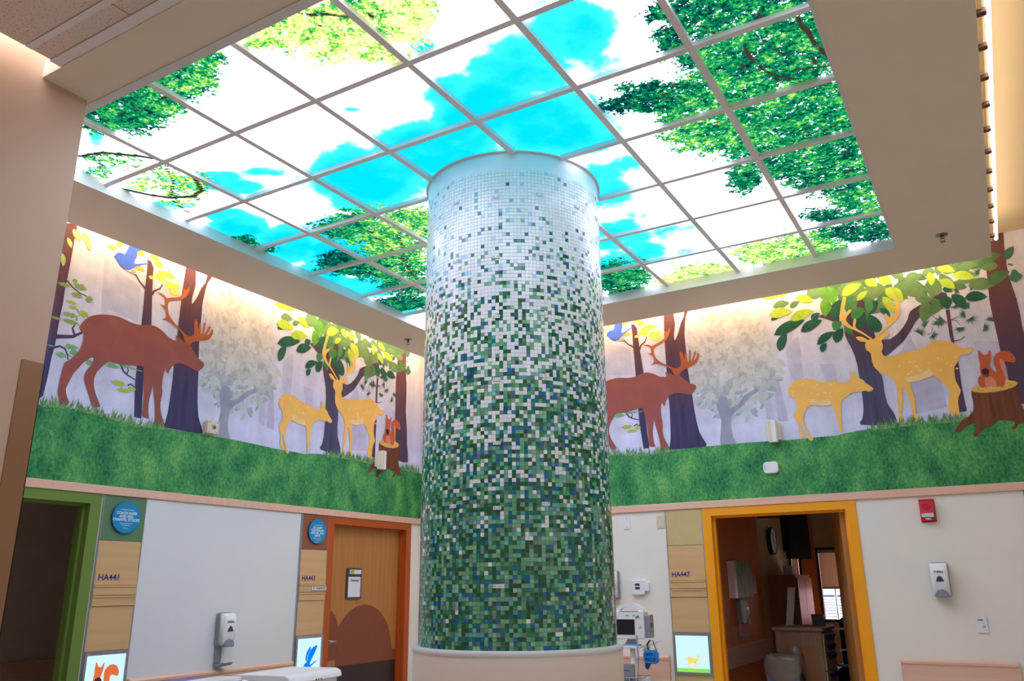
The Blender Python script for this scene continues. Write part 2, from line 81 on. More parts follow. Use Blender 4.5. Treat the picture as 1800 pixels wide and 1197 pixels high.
FOLIAGE=[[0.732,-0.451,4.423,6.583,-4.233,6.917,0.25,1.0],[0.912,-0.406,4.137,5.804,-2.976,4.865,0.35,1.0],[1.178,-0.429,4.885,6.458,-2.914,4.771,0.45,1.0],[1.383,-0.449,5.769,7.27,-3.853,6.315,0.5,1.0],[1.601,-0.507,9.759,11.79,-7.761,12.739,0.5,1.0],[2.151,-0.467,3.106,3.099,-3.755,6.176,0.75,1.0],[2.288,-0.313,4.076,3.672,-3.184,5.234,0.95,1.0],[1.978,-0.477,5.352,5.686,-8.427,13.852,0.9,1.0],[2.374,-0.212,7.215,6.087,-4.16,6.837,0.95,1.0],[2.482,-0.379,7.557,6.46,-4.599,7.571,0.6,1.0],[2.589,-0.269,6.141,4.845,-3.001,4.939,1.0,1.0],[2.343,-0.091,8.074,6.633,-11.78,19.34,0.9,1.0],[3.194,0.926,7.57,3.206,-8.052,13.172,0.05,1.0],[3.354,0.931,6.273,2.416,-4.543,7.436,0.1,1.0],[3.457,1.087,6.271,2.184,-3.214,5.257,0.4,1.0],[3.617,0.544,11.838,4.209,-4.966,8.161,0.2,1.0],[3.768,0.425,5.385,1.76,-5.435,8.946,0.2,1.0],[3.999,0.521,4.374,1.129,-4.613,7.596,0.25,1.0],[3.812,0.815,4.448,1.268,-2.324,3.816,0.4,1.0],[4.072,0.87,4.695,1.029,-2.016,3.312,0.35,1.0],[4.222,0.769,9.945,1.868,-3.287,5.408,0.3,1.0],[3.897,1.143,3.815,0.934,-2.082,3.41,0.3,1.0],[3.629,1.038,6.567,2.053,-3.403,5.572,0.5,1.0],[3.518,1.39,4.339,1.357,-2.302,3.758,0.55,1.0],[3.732,1.556,4.428,1.143,-1.723,2.813,0.35,1.0],[4.058,1.486,4.202,0.815,-1.896,3.101,0.4,1.0],[3.9,1.804,3.434,0.731,-2.05,3.343,0.35,1.0],[4.14,1.878,10.7,1.749,-1.396,2.277,0.35,1.0],[3.978,2.251,4.196,0.762,-2.055,3.341,0.3,1.0],[3.78,2.046,5.825,1.314,-3.703,6.025,0.3,1.0],[4.094,2.59,7.148,1.083,-1.652,2.681,0.4,1.0],[4.141,3.014,10.876,1.457,-2.357,3.815,0.5,1.0],[3.921,2.984,5.258,0.891,-4.775,7.721,0.2,1.0],[3.977,3.358,4.216,0.639,-4.348,7.014,0.15,1.0],[3.53,2.062,11.079,3.008,-2.808,4.563,0.25,1.0],[4.143,3.437,12.863,1.611,-3.278,5.289,0.1,1.0],[3.343,3.405,4.554,1.115,-2.59,4.165,0.8,1.0],[3.546,3.465,6.666,1.418,-1.893,3.046,0.7,1.0],[3.719,3.444,9.611,1.805,-2.446,3.939,0.7,1.0],[3.812,3.63,11.921,2.021,-3.945,6.347,0.5,1.0],[2.833,3.583,3.452,1.079,-3.184,5.102,0.85,1.0],[2.578,3.609,4.981,1.735,-4.961,7.939,0.9,1.0],[2.11,3.363,5.451,2.351,-1.57,2.512,0.3,1.0],[2.284,3.316,9.821,4.007,-2.036,3.261,0.4,1.0],[2.128,3.143,13.009,5.765,-2.767,4.435,0.3,1.0],[0.838,1.297,4.641,4.181,-4.551,7.347,0.2,1.0],[1.011,1.404,3.161,2.667,-2.18,3.52,0.45,1.0],[0.994,1.751,3.69,2.911,-1.234,1.987,0.7,1.0],[1.34,1.441,4.998,3.837,-3.805,6.15,0.7,1.0],[0.671,2.087,2.858,2.286,-2.164,3.471,0.35,1.0],[0.477,1.966,2.799,2.393,-3.612,5.794,0.15,1.0],[0.403,1.779,5.601,5.046,-2.993,4.805,0.05,1.0],[0.551,2.469,4.109,3.155,-2.59,4.142,0.3,1.0],[0.286,2.814,4.431,3.402,-2.891,4.605,0.3,1.0],[1.369,1.569,9.942,7.374,-2.211,3.571,0.6,1.0],[0.107,2.793,5.056,4.043,-3.404,5.42,0.15,1.0],[0.039,1.096,8.237,9.249,-6.325,10.19,0.2,1.0],[0.068,1.264,8.208,8.828,-8.106,13.045,0.2,1.0],[0.384,0.214,4.541,5.932,-2.77,4.498,0.7,0.68],[0.42,0.063,6.129,8.298,-7.322,11.906,0.6,0.68],[0.281,0.38,5.902,7.528,-4.306,6.98,0.75,0.68],[0.339,-0.15,4.551,6.696,-7.728,12.58,0.6,0.68],[0.198,0.144,7.032,9.75,-8.552,13.883,0.8,0.68],[0.506,0.333,10.274,12.638,-3.794,6.159,0.6,0.68],[0.076,-0.106,6.91,10.594,-7.235,11.759,0.5,0.68]]
SKY=[[2.552,0.565,3.441,2.163,-1.588,2.598,1,1.0],[2.484,0.339,5.568,3.821,-2.93,4.799,0.8,1.0],[2.006,0.795,2.176,1.58,-1.568,2.554,1,1.0],[1.482,0.845,1.956,1.65,-1.392,2.262,1,1.0],[2.32,0.691,4.301,2.868,-1.443,2.355,1,1.0],[2.734,0.875,2.507,1.35,-1.476,2.411,0.95,1.0],[2.909,0.371,3.829,2.163,-1.86,3.051,0.85,1.0],[2.901,1.118,4.617,2.176,-2.112,3.445,0.7,1.0],[2.695,1.728,4.12,1.875,-1.663,2.698,0.75,1.0],[3.183,0.329,6.591,3.269,-3.042,4.998,0.55,1.0],[0.558,1.607,2.484,2.238,-1.062,1.708,1,1.0],[0.305,1.324,2.832,2.862,-1.653,2.663,0.95,1.0],[0.217,0.912,3.422,3.866,-2.188,3.532,0.9,1.0],[1.674,0.834,3.723,2.977,-1.45,2.357,1,1.0],[-0.011,1.96,3.13,2.968,-1.615,2.584,0.95,1.0],[0.178,2.316,2.625,2.244,-1.909,3.05,0.85,1.0],[0.102,2.883,3.015,2.379,-1.666,2.651,0.6,1.0],[0.537,0.308,3.104,3.818,-4.617,7.497,0.85,1.0],[0.706,0.502,3.808,4.276,-5.176,8.4,0.7,1.0],[0.689,0.314,3.832,4.546,-5.93,9.636,0.6,1.0],[0.31,0.73,3.507,4.06,-4.184,6.766,0.7,1.0],[0.49,-0.359,9.43,14.372,-3.421,5.581,0.6,1.0],[0.153,-0.101,4.384,6.603,-4.886,7.945,0.6,1.0],[2.465,2.54,3.627,1.564,-1.692,2.727,0.75,1.0],[2.199,3.04,3.981,1.748,-1.43,2.294,0.75,1.0],[2.684,2.556,3.752,1.473,-2.096,3.382,0.45,1.0],[2.867,3.043,4.402,1.47,-2.64,4.247,0.4,1.0],[0.766,-0.117,6.613,8.742,-8.336,13.592,0.5,1.0],[2.757,2.158,5.95,2.428,-2.966,4.8,0.4,1.0],[2.08,-0.225,38.36,36.152,-19.449,31.925,0.8,1.0],[2.562,-0.049,14.849,11.044,-10.186,16.734,0.85,1.0],[1.916,0.189,13.821,12.13,-19.121,31.269,0.6,1.0],[0.862,-0.404,5.113,7.26,-3.138,5.129,0.6,1.0],[3.197,0.24,3.725,1.879,-2.109,3.468,0.75,1.0],[2.763,0.337,4.246,2.59,-2.738,4.489,0.85,1.0],[3.244,0.521,6.5,2.959,-2.854,4.683,0.5,1.0],[0.097,0.433,2.85,3.723,-6.152,9.962,0.6,1.0],[1.015,0.429,4.055,4.307,-7.303,11.874,0.55,1.0],[0.134,0.149,5.789,8.122,-8.435,13.689,0.5,1.0],[2.939,1.529,6.627,2.806,-2.476,4.028,0.55,1.0],[2.861,2.55,3.865,1.403,-2.704,4.366,0.5,1.0],[2.454,2.786,3.533,1.469,-1.902,3.061,0.7,1.0],[2.045,0.42,4.173,3.292,-3.614,5.903,0.45,1.0]]
LIMBS=[([(0.189,-0.282),(0.355,-0.234),(0.513,-0.083),(0.587,0.018)],0.045),([(0.025,0.083),(0.112,0.248),(0.197,0.357),(0.344,0.419),(0.457,0.395),(0.568,0.239),(0.598,0.173)],0.05),([(0.183,0.368),(0.096,0.618)],0.03),([(0.57,0.032),(0.399,0.223),(0.218,0.341)],0.03),([(0.221,-0.183),(0.194,0.026)],0.015),([(0.31,-0.168),(0.255,0.004)],0.015),([(3.914,0.85),(3.915,1.012),(3.965,1.098),(4.035,1.169)],0.03),([(4.15,0.749),(4.185,0.964),(4.236,1.126)],0.04),([(4.054,1.08),(4.232,1.15)],0.03),([(3.996,0.849),(4.04,0.953)],0.02),([(4.161,0.95),(4.139,1.093)],0.02),([(2.223,-0.557),(2.234,-0.498),(2.338,-0.444),(2.413,-0.376)],0.03),([(3.22,0.942),(3.376,0.956),(3.483,1.01)],0.02),([(3.738,0.475),(3.79,0.61)],0.02),([(1.123,1.589),(0.769,2.148),(0.633,2.52)],0.03),([(0.976,1.382),(0.922,1.706),(0.823,2.041)],0.02),([(3.922,3.207),(4.128,3.112)],0.02),([(0.428,2.392),(0.613,2.589)],0.025),([(3.915,1.012),(3.884,0.911),(3.878,0.778)],0.02),([(3.965,1.098),(3.865,1.274),(3.751,1.363)],0.016),([(4.035,1.169),(4.1,1.266),(4.189,1.321)],0.02),([(4.185,0.964),(4.171,0.833),(4.14,0.674)],0.03),([(3.812,0.815),(3.847,0.998)],0.014),([(4.166,1.718),(4.033,1.776),(3.913,1.739)],0.018),([(4.131,2.345),(3.963,2.329),(3.838,2.432)],0.014),([(3.994,0.54),(4.009,0.686),(3.972,0.784)],0.016),([(3.376,0.956),(3.48,0.888)],0.012),([(3.481,1.403),(3.646,1.399),(3.684,1.492)],0.014),([(1.059,1.378),(0.883,1.62)],0.014),([(1.123,1.589),(1.209,1.415)],0.014),([(0.555,2.015),(0.633,2.21),(0.806,2.289)],0.014),([(2.24,-0.413),(2.288,-0.313)],0.014),([(2.506,-0.407),(2.475,-0.292)],0.018),([(0.809,-0.436),(0.988,-0.391),(1.203,-0.413)],0.014)]

# ------------------------------------------------------------------ helpers
COL = bpy.context.scene.collection
random.seed(7)

def lin(c):
    return tuple((v/255/12.92 if v/255 <= .04045 else ((v/255+.055)/1.055)**2.4) for v in c)

def new_mat(name):
    m = bpy.data.materials.new(name); m.use_nodes = True
    nt = m.node_tree; nt.nodes.clear()
    return m, nt

def N(nt, t, **kw):
    n = nt.nodes.new(t)
    for k, v in kw.items():
        if k.startswith('i_'): n.inputs[int(k[2:])].default_value = v
        else: setattr(n, k, v)
    return n

def mat(name, rgb, rough=.6, metal=0., var=.06, scale=9., bump=0., bscale=200., coat=0.):
    """plain painted / plastic / wood surface with slight procedural mottling"""
    m, nt = new_mat(name); c = lin(rgb)
    out = N(nt, 'ShaderNodeOutputMaterial'); b = N(nt, 'ShaderNodeBsdfPrincipled')
    b.inputs['Roughness'].default_value = rough; b.inputs['Metallic'].default_value = metal
    b.inputs['Coat Weight'].default_value = coat
    tc = N(nt, 'ShaderNodeTexCoord'); nz = N(nt, 'ShaderNodeTexNoise')
    nz.inputs['Scale'].default_value = scale; nz.inputs['Detail'].default_value = 4
    nt.links.new(tc.outputs['Object'], nz.inputs['Vector'])
    r = N(nt, 'ShaderNodeValToRGB')
    r.color_ramp.elements[0].position = .3; r.color_ramp.elements[1].position = .7
    r.color_ramp.elements[0].color = (*[x*(1-var) for x in c], 1)
    r.color_ramp.elements[1].color = (*[min(1, x*(1+var)) for x in c], 1)
    nt.links.new(nz.outputs[0], r.inputs[0]); nt.links.new(r.outputs[0], b.inputs['Base Color'])
    if bump:
        n2 = N(nt, 'ShaderNodeTexNoise'); n2.inputs['Scale'].default_value = bscale
        nt.links.new(tc.outputs['Object'], n2.inputs['Vector'])
        bp = N(nt, 'ShaderNodeBump'); bp.inputs['Strength'].default_value = bump; bp.inputs['Distance'].default_value = .002
        nt.links.new(n2.outputs[0], bp.inputs['Height']); nt.links.new(bp.outputs[0], b.inputs['Normal'])
    nt.links.new(b.outputs[0], out.inputs[0])
    return m

def wood(name, rgb, rgb2, rough=.45, axis='X', scale=3.):
    m, nt = new_mat(name)
    out = N(nt, 'ShaderNodeOutputMaterial'); b = N(nt, 'ShaderNodeBsdfPrincipled'); b.inputs['Roughness'].default_value = rough
    tc = N(nt, 'ShaderNodeTexCoord'); mp = N(nt, 'ShaderNodeMapping')
    s = {'X': (.6, 14, 14), 'Y': (14, .6, 14), 'Z': (14, 14, .6)}[axis]
    mp.inputs['Scale'].default_value = [v*scale/3 for v in s]
    nz = N(nt, 'ShaderNodeTexNoise'); nz.inputs['Scale'].default_value = 2.; nz.inputs['Detail'].default_value = 6; nz.inputs['Roughness'].default_value = .6
    r = N(nt, 'ShaderNodeValToRGB')
    r.color_ramp.elements[0].position = .3; r.color_ramp.elements[0].color = (*lin(rgb), 1)
    r.color_ramp.elements[1].position = .72; r.color_ramp.elements[1].color = (*lin(rgb2), 1)
    nt.links.new(tc.outputs['Object'], mp.inputs[0]); nt.links.new(mp.outputs[0], nz.inputs['Vector'])
    nt.links.new(nz.outputs[0], r.inputs[0]); nt.links.new(r.outputs[0], b.inputs['Base Color'])
    nt.links.new(b.outputs[0], out.inputs[0])
    return m

def emit(name, rgb, strength):
    m, nt = new_mat(name)
    out = N(nt, 'ShaderNodeOutputMaterial'); e = N(nt, 'ShaderNodeEmission')
    e.inputs[0].default_value = (*rgb, 1); e.inputs[1].default_value = strength
    nt.links.new(e.outputs[0], out.inputs[0])
    return m

class MB:
    """collects geometry, builds ONE mesh object"""
    def __init__(s): s.v = []; s.f = []; s.sm = []
    def add(s, vs, fs, smooth=False):
        o = len(s.v); s.v += [tuple(map(float, p)) for p in vs]; s.f += [tuple(i+o for i in f) for f in fs]; s.sm += [smooth]*len(fs)
        return s
    def box(s, x0, x1, y0, y1, z0, z1):
        return s.add([(x0,y0,z0),(x1,y0,z0),(x1,y1,z0),(x0,y1,z0),(x0,y0,z1),(x1,y0,z1),(x1,y1,z1),(x0,y1,z1)],
                     [(0,3,2,1),(4,5,6,7),(0,1,5,4),(1,2,6,5),(2,3,7,6),(3,0,4,7)])
    def rbox(s, x0, x1, y0, y1, z0, z1, r=.01, axis='y', n=4):
        """box with corners rounded in the plane across `axis`"""
        if axis == 'y': a0,a1,b0,b1,c0,c1 = x0,x1,z0,z1,y0,y1
        elif axis == 'z': a0,a1,b0,b1,c0,c1 = x0,x1,y0,y1,z0,z1
        else: a0,a1,b0,b1,c0,c1 = y0,y1,z0,z1,x0,x1
        pts = []
        for cx, cy, st in ((a1-r,b1-r,0),(a0+r,b1-r,90),(a0+r,b0+r,180),(a1-r,b0+r,270)):
            for k in range(n+1):
                t = math.radians(st+90*k/n); pts.append((cx+r*math.cos(t), cy+r*math.sin(t)))
        return s.prism(pts, c0, c1, axis)
    def prism(s, pts, c0, c1, axis='y'):
        if axis == 'y': pts = pts[::-1]
        f = {'y': lambda p, c: (p[0], c, p[1]), 'z': lambda p, c: (p[0], p[1], c), 'x': lambda p, c: (c, p[0], p[1])}[axis]
        n = len(pts)
        vs = [f(p, c0) for p in pts]+[f(p, c1) for p in pts]
        fs = [tuple(range(n-1, -1, -1)), tuple(range(n, 2*n))]+[(i, (i+1) % n, n+(i+1) % n, n+i) for i in range(n)]
        return s.add(vs, fs)
    def lathe(s, prof, c=(0,0,0), n=32, axis='z', smooth=True, cap=True):
        vs = []; fs = []
        for r, h in prof:
            for k in range(n):
                t = 2*math.pi*k/n; a, b = r*math.cos(t), r*math.sin(t)
                vs.append({'z': (c[0]+a, c[1]+b, c[2]+h), 'y': (c[0]+a, c[1]-h, c[2]+b), 'x': (c[0]+h, c[1]+a, c[2]+b)}[axis])
        for j in range(len(prof)-1):
            for k in range(n):
                fs.append((j*n+k, j*n+(k+1) % n, (j+1)*n+(k+1) % n, (j+1)*n+k))
        s.add(vs, fs, smooth)
        if cap:
            o = len(s.v)-len(vs); s.f.append(tuple(o+i for i in range(n-1, -1, -1))); s.f.append(tuple(o+(len(prof)-1)*n+i for i in range(n))); s.sm += [False, False]
        return s
    def tube(s, pts, r, n=8, closed=False):
        P = [Vector(p) for p in pts]; vs = []; fs = []
        for i, p in enumerate(P):
            d = (P[min(i+1, len(P)-1)]-P[max(i-1, 0)]).normalized()
            a = d.cross(Vector((0,0,1)))
            if a.length < .05: a = d.cross(Vector((0,1,0)))
            a.normalize(); b = d.cross(a)
            for k in range(n):
                t = 2*math.pi*k/n; vs.append(p+a*math.cos(t)*r+b*math.sin(t)*r)
        for j in range(len(P)-1):
            for k in range(n): fs.append((j*n+k, j*n+(k+1) % n, (j+1)*n+(k+1) % n, (j+1)*n+k))
        fs += [tuple(range(n-1, -1, -1)), tuple((len(P)-1)*n+k for k in range(n))]
        return s.add(vs, fs, True)
    def build(s, name, m, parent=None, bevel=0.):
        me = bpy.data.meshes.new(name); me.from_pydata(s.v, [], s.f)
        me.polygons.foreach_set('use_smooth', s.sm); me.update()
        bm = bmesh.new(); bm.from_mesh(me); bmesh.ops.recalc_face_normals(bm, faces=bm.faces); bm.to_mesh(me); bm.free()
        me.materials.append(m)
        o = bpy.data.objects.new(name, me); COL.objects.link(o)
        if parent: o.parent = parent
        if bevel:
            b = o.modifiers.new('bevel', 'BEVEL'); b.width = bevel; b.segments = 2; b.limit_method = 'ANGLE'
        return o

def box(name, x0, x1, y0, y1, z0, z1, m, parent=None, bevel=0.): return MB().box(x0, x1, y0, y1, z0, z1).build(name, m, parent, bevel)
def tag(o, label, cat, group=None):
    o['label'] = label; o['category'] = cat; o['kind'] = 'thing'
    if group: o['group'] = group
    return o
def struct(o, label=None):
    o['kind'] = 'structure'
    if label: o['label'] = label
    return o
def empty(name, loc, rz=0.):
    o = bpy.data.objects.new(name, None); COL.objects.link(o); o.location = loc; o.rotation_euler = (0, 0, rz); o.empty_display_size = .1
    return o
def text(body, size, loc, m, parent, name='lettering', align='CENTER', ext=.0004, sx=1.):
    """raised lettering, turned into a mesh"""
    c = bpy.data.curves.new(name, 'FONT'); c.body = body; c.size = size; c.align_x = align; c.align_y = 'CENTER'; c.extrude = ext; c.offset = size*.02
    t = bpy.data.objects.new(name, c); COL.objects.link(t)
    me = bpy.data.meshes.new_from_object(t.evaluated_get(bpy.context.evaluated_depsgraph_get())); me.name = name
    bpy.data.objects.remove(t)
    me.materials.clear(); me.materials.append(m)
    o = bpy.data.objects.new(name, me); COL.objects.link(o)
    o.location = loc; o.rotation_euler = (math.pi/2, 0, 0); o.scale = (sx, 1, 1); o.parent = parent
    return o

HP = math.pi/2
def on_left(y, z): return (XW, y, z), HP        # local +x runs to the right on the wall, -y stands out of it
def on_right(x, z): return (x, YW, z), 0.

# ------------------------------------------------------------------ materials
M = {}
M['cream'] = mat('cream_paint', (240, 233, 222), .55, var=.02, scale=3, bump=.15)
M['soffit'] = mat('soffit_paint', (238, 222, 202), .6, var=.02, scale=2, bump=.1)
M['upper'] = mat('upper_ceiling_paint', (240, 210, 160), .6, var=.02, scale=2)
M['lip'] = mat('white_enamel', (225, 222, 220), .35, var=.02)
M['panelwhite'] = mat('white_wall_laminate', (228, 230, 228), .4, var=.015, scale=2)
M['bar'] = mat('grid_bar_enamel', (242, 234, 236), .4, var=.03)
M['white'] = mat('white_plastic', (236, 236, 238), .35, var=.02)
M['offwhite'] = mat('ivory_plastic', (222, 208, 178), .4, var=.03)
M['grey'] = mat('grey_plastic', (140, 143, 156), .4, var=.03)
M['dgrey'] = mat('dark_grey_plastic', (62, 64, 80), .4, var=.04)
M['black'] = mat('black_plastic', (24, 26, 38), .35, var=.05)
M['navyink'] = mat('navy_lettering', (46, 44, 120), .5, var=.02)
M['whiteink'] = mat('white_lettering', (230, 244, 250), .5, var=.01)
M['alu'] = mat('brushed_aluminium', (170, 172, 180), .35, .7, var=.05, scale=40)
M['steel'] = mat('bronze_steel_guard', (164, 124, 94), .34, .75, var=.05, scale=2)
M['green'] = mat('green_frame_paint', (112, 140, 62), .4, var=.03)
M['orange'] = mat('orange_frame_paint', (186, 84, 26), .4, var=.03)
M['amber'] = mat('amber_frame_paint', (255, 166, 4), .55, var=.02)
M['greyframe'] = mat('grey_frame_paint', (120, 122, 130), .4, var=.03)
M['trim'] = wood('rail_wood', (228, 180, 154), (238, 198, 174), .4, 'X')
M['trimy'] = wood('rail_wood_left', (228, 180, 154), (238, 198, 174), .4, 'X')
M['door'] = wood('door_veneer', (176, 116, 54), (196, 134, 68), .4, 'Z')
M['doorhill'] = mat('brown_door_stain', (138, 72, 46), .45, var=.05, scale=20)
M['kick'] = mat('dark_kick_plate', (66, 48, 48), .3, .3, var=.05)
M['maple'] = wood('sign_maple', (212, 170, 118), (222, 182, 130), .45, 'X')
M['sqgreen'] = mat('green_sign_square', (92, 132, 96), .5, var=.03)
M['sqrust'] = mat('rust_sign_square', (152, 88, 62), .5, var=.04)
M['sqstraw'] = mat('straw_sign_square', (206, 184, 126), .5, var=.04)
M['plaque'] = mat('blue_plaque', (22, 142, 196), .3, var=.03)
M['plaqueedge'] = mat('plaque_edge', (16, 70, 120), .3, var=.03)
M['red'] = mat('red_alarm_plastic', (196, 22, 52), .3, var=.03)
M['lens'] = mat('clear_strobe_lens', (222, 222, 228), .12, .2, var=.25, scale=90)
M['stripbracket'] = mat('bracket_metal', (96, 70, 58), .4, .6, var=.1)
M['chrome'] = mat('sprinkler_chrome', (150, 140, 130), .2, .9, var=.05)
M['plinth'] = mat('plinth_laminate', (226, 208, 190), .4, var=.02, scale=2)
M['colwhite'] = mat('column_white_paint', (244, 245, 250), .4, var=.02)
M['grout'] = mat('mosaic_grout', (212, 210, 220), .7, var=.05, scale=60)
M['floor'] = mat('vinyl_floor', (212, 200, 182), .35, var=.04, scale=2)
M['blue'] = mat('pale_blue_plastic', (120, 176, 226), .4, var=.03)
M['cyan'] = mat('bright_blue_cuff', (24, 128, 206), .6, var=.2, scale=30)
M['purple'] = mat('violet_pad', (110, 108, 176), .5, var=.05)
M['orangewall'] = mat('burnt_orange_wall', (226, 132, 52), .55, var=.03, scale=3)
M['tanwall'] = mat('tan_wall', (214, 190, 150), .55, var=.03, scale=3)
M['dimwall'] = mat('beige_wall', (222, 206, 190), .55, var=.03, scale=3)
M['cart'] = wood('cart_laminate', (150, 118, 92), (170, 138, 110), .45, 'Z')
M['cab'] = wood('cabinet_laminate', (168, 112, 74), (184, 128, 86), .45, 'Z')
M['cartfront'] = mat('cart_front', (190, 164, 120), .45, var=.03)
M['handleblue'] = mat('navy_handle', (30, 52, 120), .35, var=.05)
M['bag'] = mat('bin_liner', (132, 120, 110), .3, var=.12, scale=14)
M['bin'] = mat('bin_plastic', (110, 120, 146), .4, var=.05)
def shade_mat():
    m, nt = new_mat('roller_shade'); out = N(nt, 'ShaderNodeOutputMaterial'); d = N(nt, 'ShaderNodeBsdfDiffuse'); t = N(nt, 'ShaderNodeBsdfTranslucent'); mx = N(nt, 'ShaderNodeMixShader'); mx.inputs[0].default_value = .35
    for n_ in (d, t): n_.inputs[0].default_value = (*lin((214, 188, 164)), 1)
    nt.links.new(d.outputs[0], mx.inputs[1]); nt.links.new(t.outputs[0], mx.inputs[2]); nt.links.new(mx.outputs[0], out.inputs[0]); return m
M['shade'] = shade_mat()
M['darkblue'] = mat('dark_blue_vinyl', (22, 26, 64), .35, var=.1)
M['brick'] = mat('pink_brick', (200, 146, 142), .8, var=.12, scale=18)
M['louver'] = mat('white_louver', (230, 232, 246), .5, var=.02)
M['wallart'] = mat('wall_art_print', (66, 150, 74), .5, var=.45, scale=9)
M['tan'] = mat('hall_tan_paint', (208, 172, 144), .5, var=.015, scale=2, bump=.1)

def tile_ceiling_mat():
    m, nt = new_mat('acoustic_tile'); out = N(nt, 'ShaderNodeOutputMaterial'); b = N(nt, 'ShaderNodeBsdfPrincipled')
    b.inputs['Roughness'].default_value = .9
    tc = N(nt, 'ShaderNodeTexCoord'); v = N(nt, 'ShaderNodeTexNoise'); v.inputs['Scale'].default_value = 130; v.inputs['Detail'].default_value = 1.5
    r = N(nt, 'ShaderNodeValToRGB'); r.color_ramp.elements[0].position = .3; r.color_ramp.elements[1].position = .38
    r.color_ramp.elements[0].color = (*lin((110, 92, 86)), 1); r.color_ramp.elements[1].color = (*lin((236, 216, 206)), 1)
    nt.links.new(tc.outputs['Object'], v.inputs['Vector']); nt.links.new(v.outputs[0], r.inputs[0])
    nt.links.new(r.outputs[0], b.inputs['Base Color']); nt.links.new(b.outputs[0], out.inputs[0])
    return m
M['tile'] = tile_ceiling_mat()
def glass_mat():
    m, nt = new_mat('window_glass'); out = N(nt, 'ShaderNodeOutputMaterial'); t = N(nt, 'ShaderNodeBsdfTransparent'); g = N(nt, 'ShaderNodeBsdfGlossy'); g.inputs['Roughness'].default_value = .02
    mx = N(nt, 'ShaderNodeMixShader'); mx.inputs[0].default_value = .06; nt.links.new(t.outputs[0], mx.inputs[1]); nt.links.new(g.outputs[0], mx.inputs[2]); nt.links.new(mx.outputs[0], out.inputs[0])
    return m
M['glass'] = glass_mat()

# ------------------------------------------------------------------ setting: floor, walls
struct(box('floor', -4.0, 7.2, -7.2, 10.2, -.1, 0, M['floor']), 'smooth beige vinyl floor')
T = .14
def wall_x(name, x0, x1, spans, m, label):      # wall across x, pieces (y0,y1,z0,z1)
    b = MB()
    for y0, y1, z0, z1 in spans: b.box(x0, x1, y0, y1, z0, z1)
    return struct(b.build(name, m), label)
def wall_y(name, y0, y1, spans, m, label):
    b = MB()
    for x0, x1, z0, z1 in spans: b.box(x0, x1, y0, y1, z0, z1)
    return struct(b.build(name, m), label)
G0, G1 = -.36, .757      # green door opening along the left wall
O0, O1 = 3.16, 4.30      # orange door opening
Y0, Y1 = 2.372, 3.532    # amber door opening along the right wall
R0, R1 = 4.82, 5.90      # grey door at the far right
DH = 2.197
wl = wall_x('wall_left', XW-T, XW, [(-.67, G0, 0, 4.28), (G0, G1, DH, 4.28), (G1, O0, 0, 4.28), (O0, O1, DH, 4.28), (O1, YW+T, 0, 4.28)], M['cream'], 'cream wall behind the left forest mural')
wr = wall_y('wall_right', YW, YW+T, [(XW, Y0, 0, 4.28), (Y0, Y1, DH, 4.28), (Y1, R0, 0, 4.28), (R0, R1, DH, 4.28), (R1, 7.0, 0, 4.28)], M['cream'], 'cream wall behind the right forest mural')
struct(box('wall_front', XW-T, .9, -6.86, -.67, 0, 4.28, M['tan']), 'tan wall corner in the left foreground')
struct(box('wall_back', .9, 7.0, -7.0, -6.86, 0, 4.28, M['cream']), 'cream wall closing the hall')
struct(box('wall_east', 7.0, 7.14, -7.0, YW+T, 0, 4.28, M['cream']), 'cream wall on the far side of the hall')
# ------------------------------------------------------------------ ceilings
XI0, XI1, YI0, YI1 = .035, 4.23, -.60, 3.62        # opening of the luminous ceiling
XO0, XO1, YO0, YO1 = -.555, 4.84, -.90, 4.20       # outer edge of the hanging soffit
ZS = 3.995
struct(MB().box(XW, 7.0, YO0, YW, 4.28, 4.34).build('ceiling', M['upper']), 'warm cream upper ceiling above the light cove')
b = MB()
b.box(XO0, XI0, -.67, YO1, ZS, 4.09); b.box(XI1, XO1, YO0, YO1, ZS, 4.09)
b.box(XI0, XI1, YI1, YO1, ZS, 4.09); b.box(.9, XI1, YO0, YI0-.05, ZS, 4.09); b.box(XI0, .9, -.67, YI0-.05, ZS, 4.09)
sof = struct(b.build('ceiling_soffit', M['soffit']), 'beige dropped soffit around the luminous ceiling')
b = MB()
b.box(XI0-.002, XI0+.012, YI0, YI1, ZS-.003, 4.09).box(XI1-.012, XI1+.002, YI0, YI1, ZS-.003, 4.09)
b.box(XI0, XI1, YI1-.012, YI1+.002, ZS-.003, 4.09).box(XI0, XI1, YI0-.05, YI0, ZS-.006, 4.09)
b.build('lip', M['lip'], sof)
# hall acoustic ceiling
struct(box('ceiling_hall', 1.05, 7.0, -6.86, YO0-.055, 4.012, 4.09, M['tile']), 'speckled acoustic tile ceiling of the hall')
hc = bpy.data.objects['ceiling_hall']
box('edge_bar', 1.05, 4.84, YO0-.055, YO0-.004, 3.998, 4.03, M['bar'], hc)
box('grid_bar', 1.06, 7.0, -1.075, -1.045, 4.0, 4.012, M['bar'], hc)
for i in range(3):
    box('grid_bar', 1.05+.6*(i+1)+.02, 1.05+.6*(i+1)+.045, -2.9, -1.075, 4.0, 4.012, M['bar'], hc)
for j in range(2):
    box('grid_bar', 1.06, 4.6, -1.06-.61*(j+1), -1.035-.61*(j+1), 4.0, 4.012, M['bar'], hc)
tme = None
for i in range(4):
    for j in range(3):
        x0 = 1.055+.61*i; y1 = -1.078-.61*j
        t = box('ceiling_tile', 0, .59, -.58, 0, 0, .006, M['tile'], hc); t.location = (x0, y1, 4.005)
for i in range(4):
    t = box('ceiling_tile', 0, .59, -.088, 0, 0, .006, M['tile'], hc); t.location = (1.055+.61*i, -.957, 4.005)

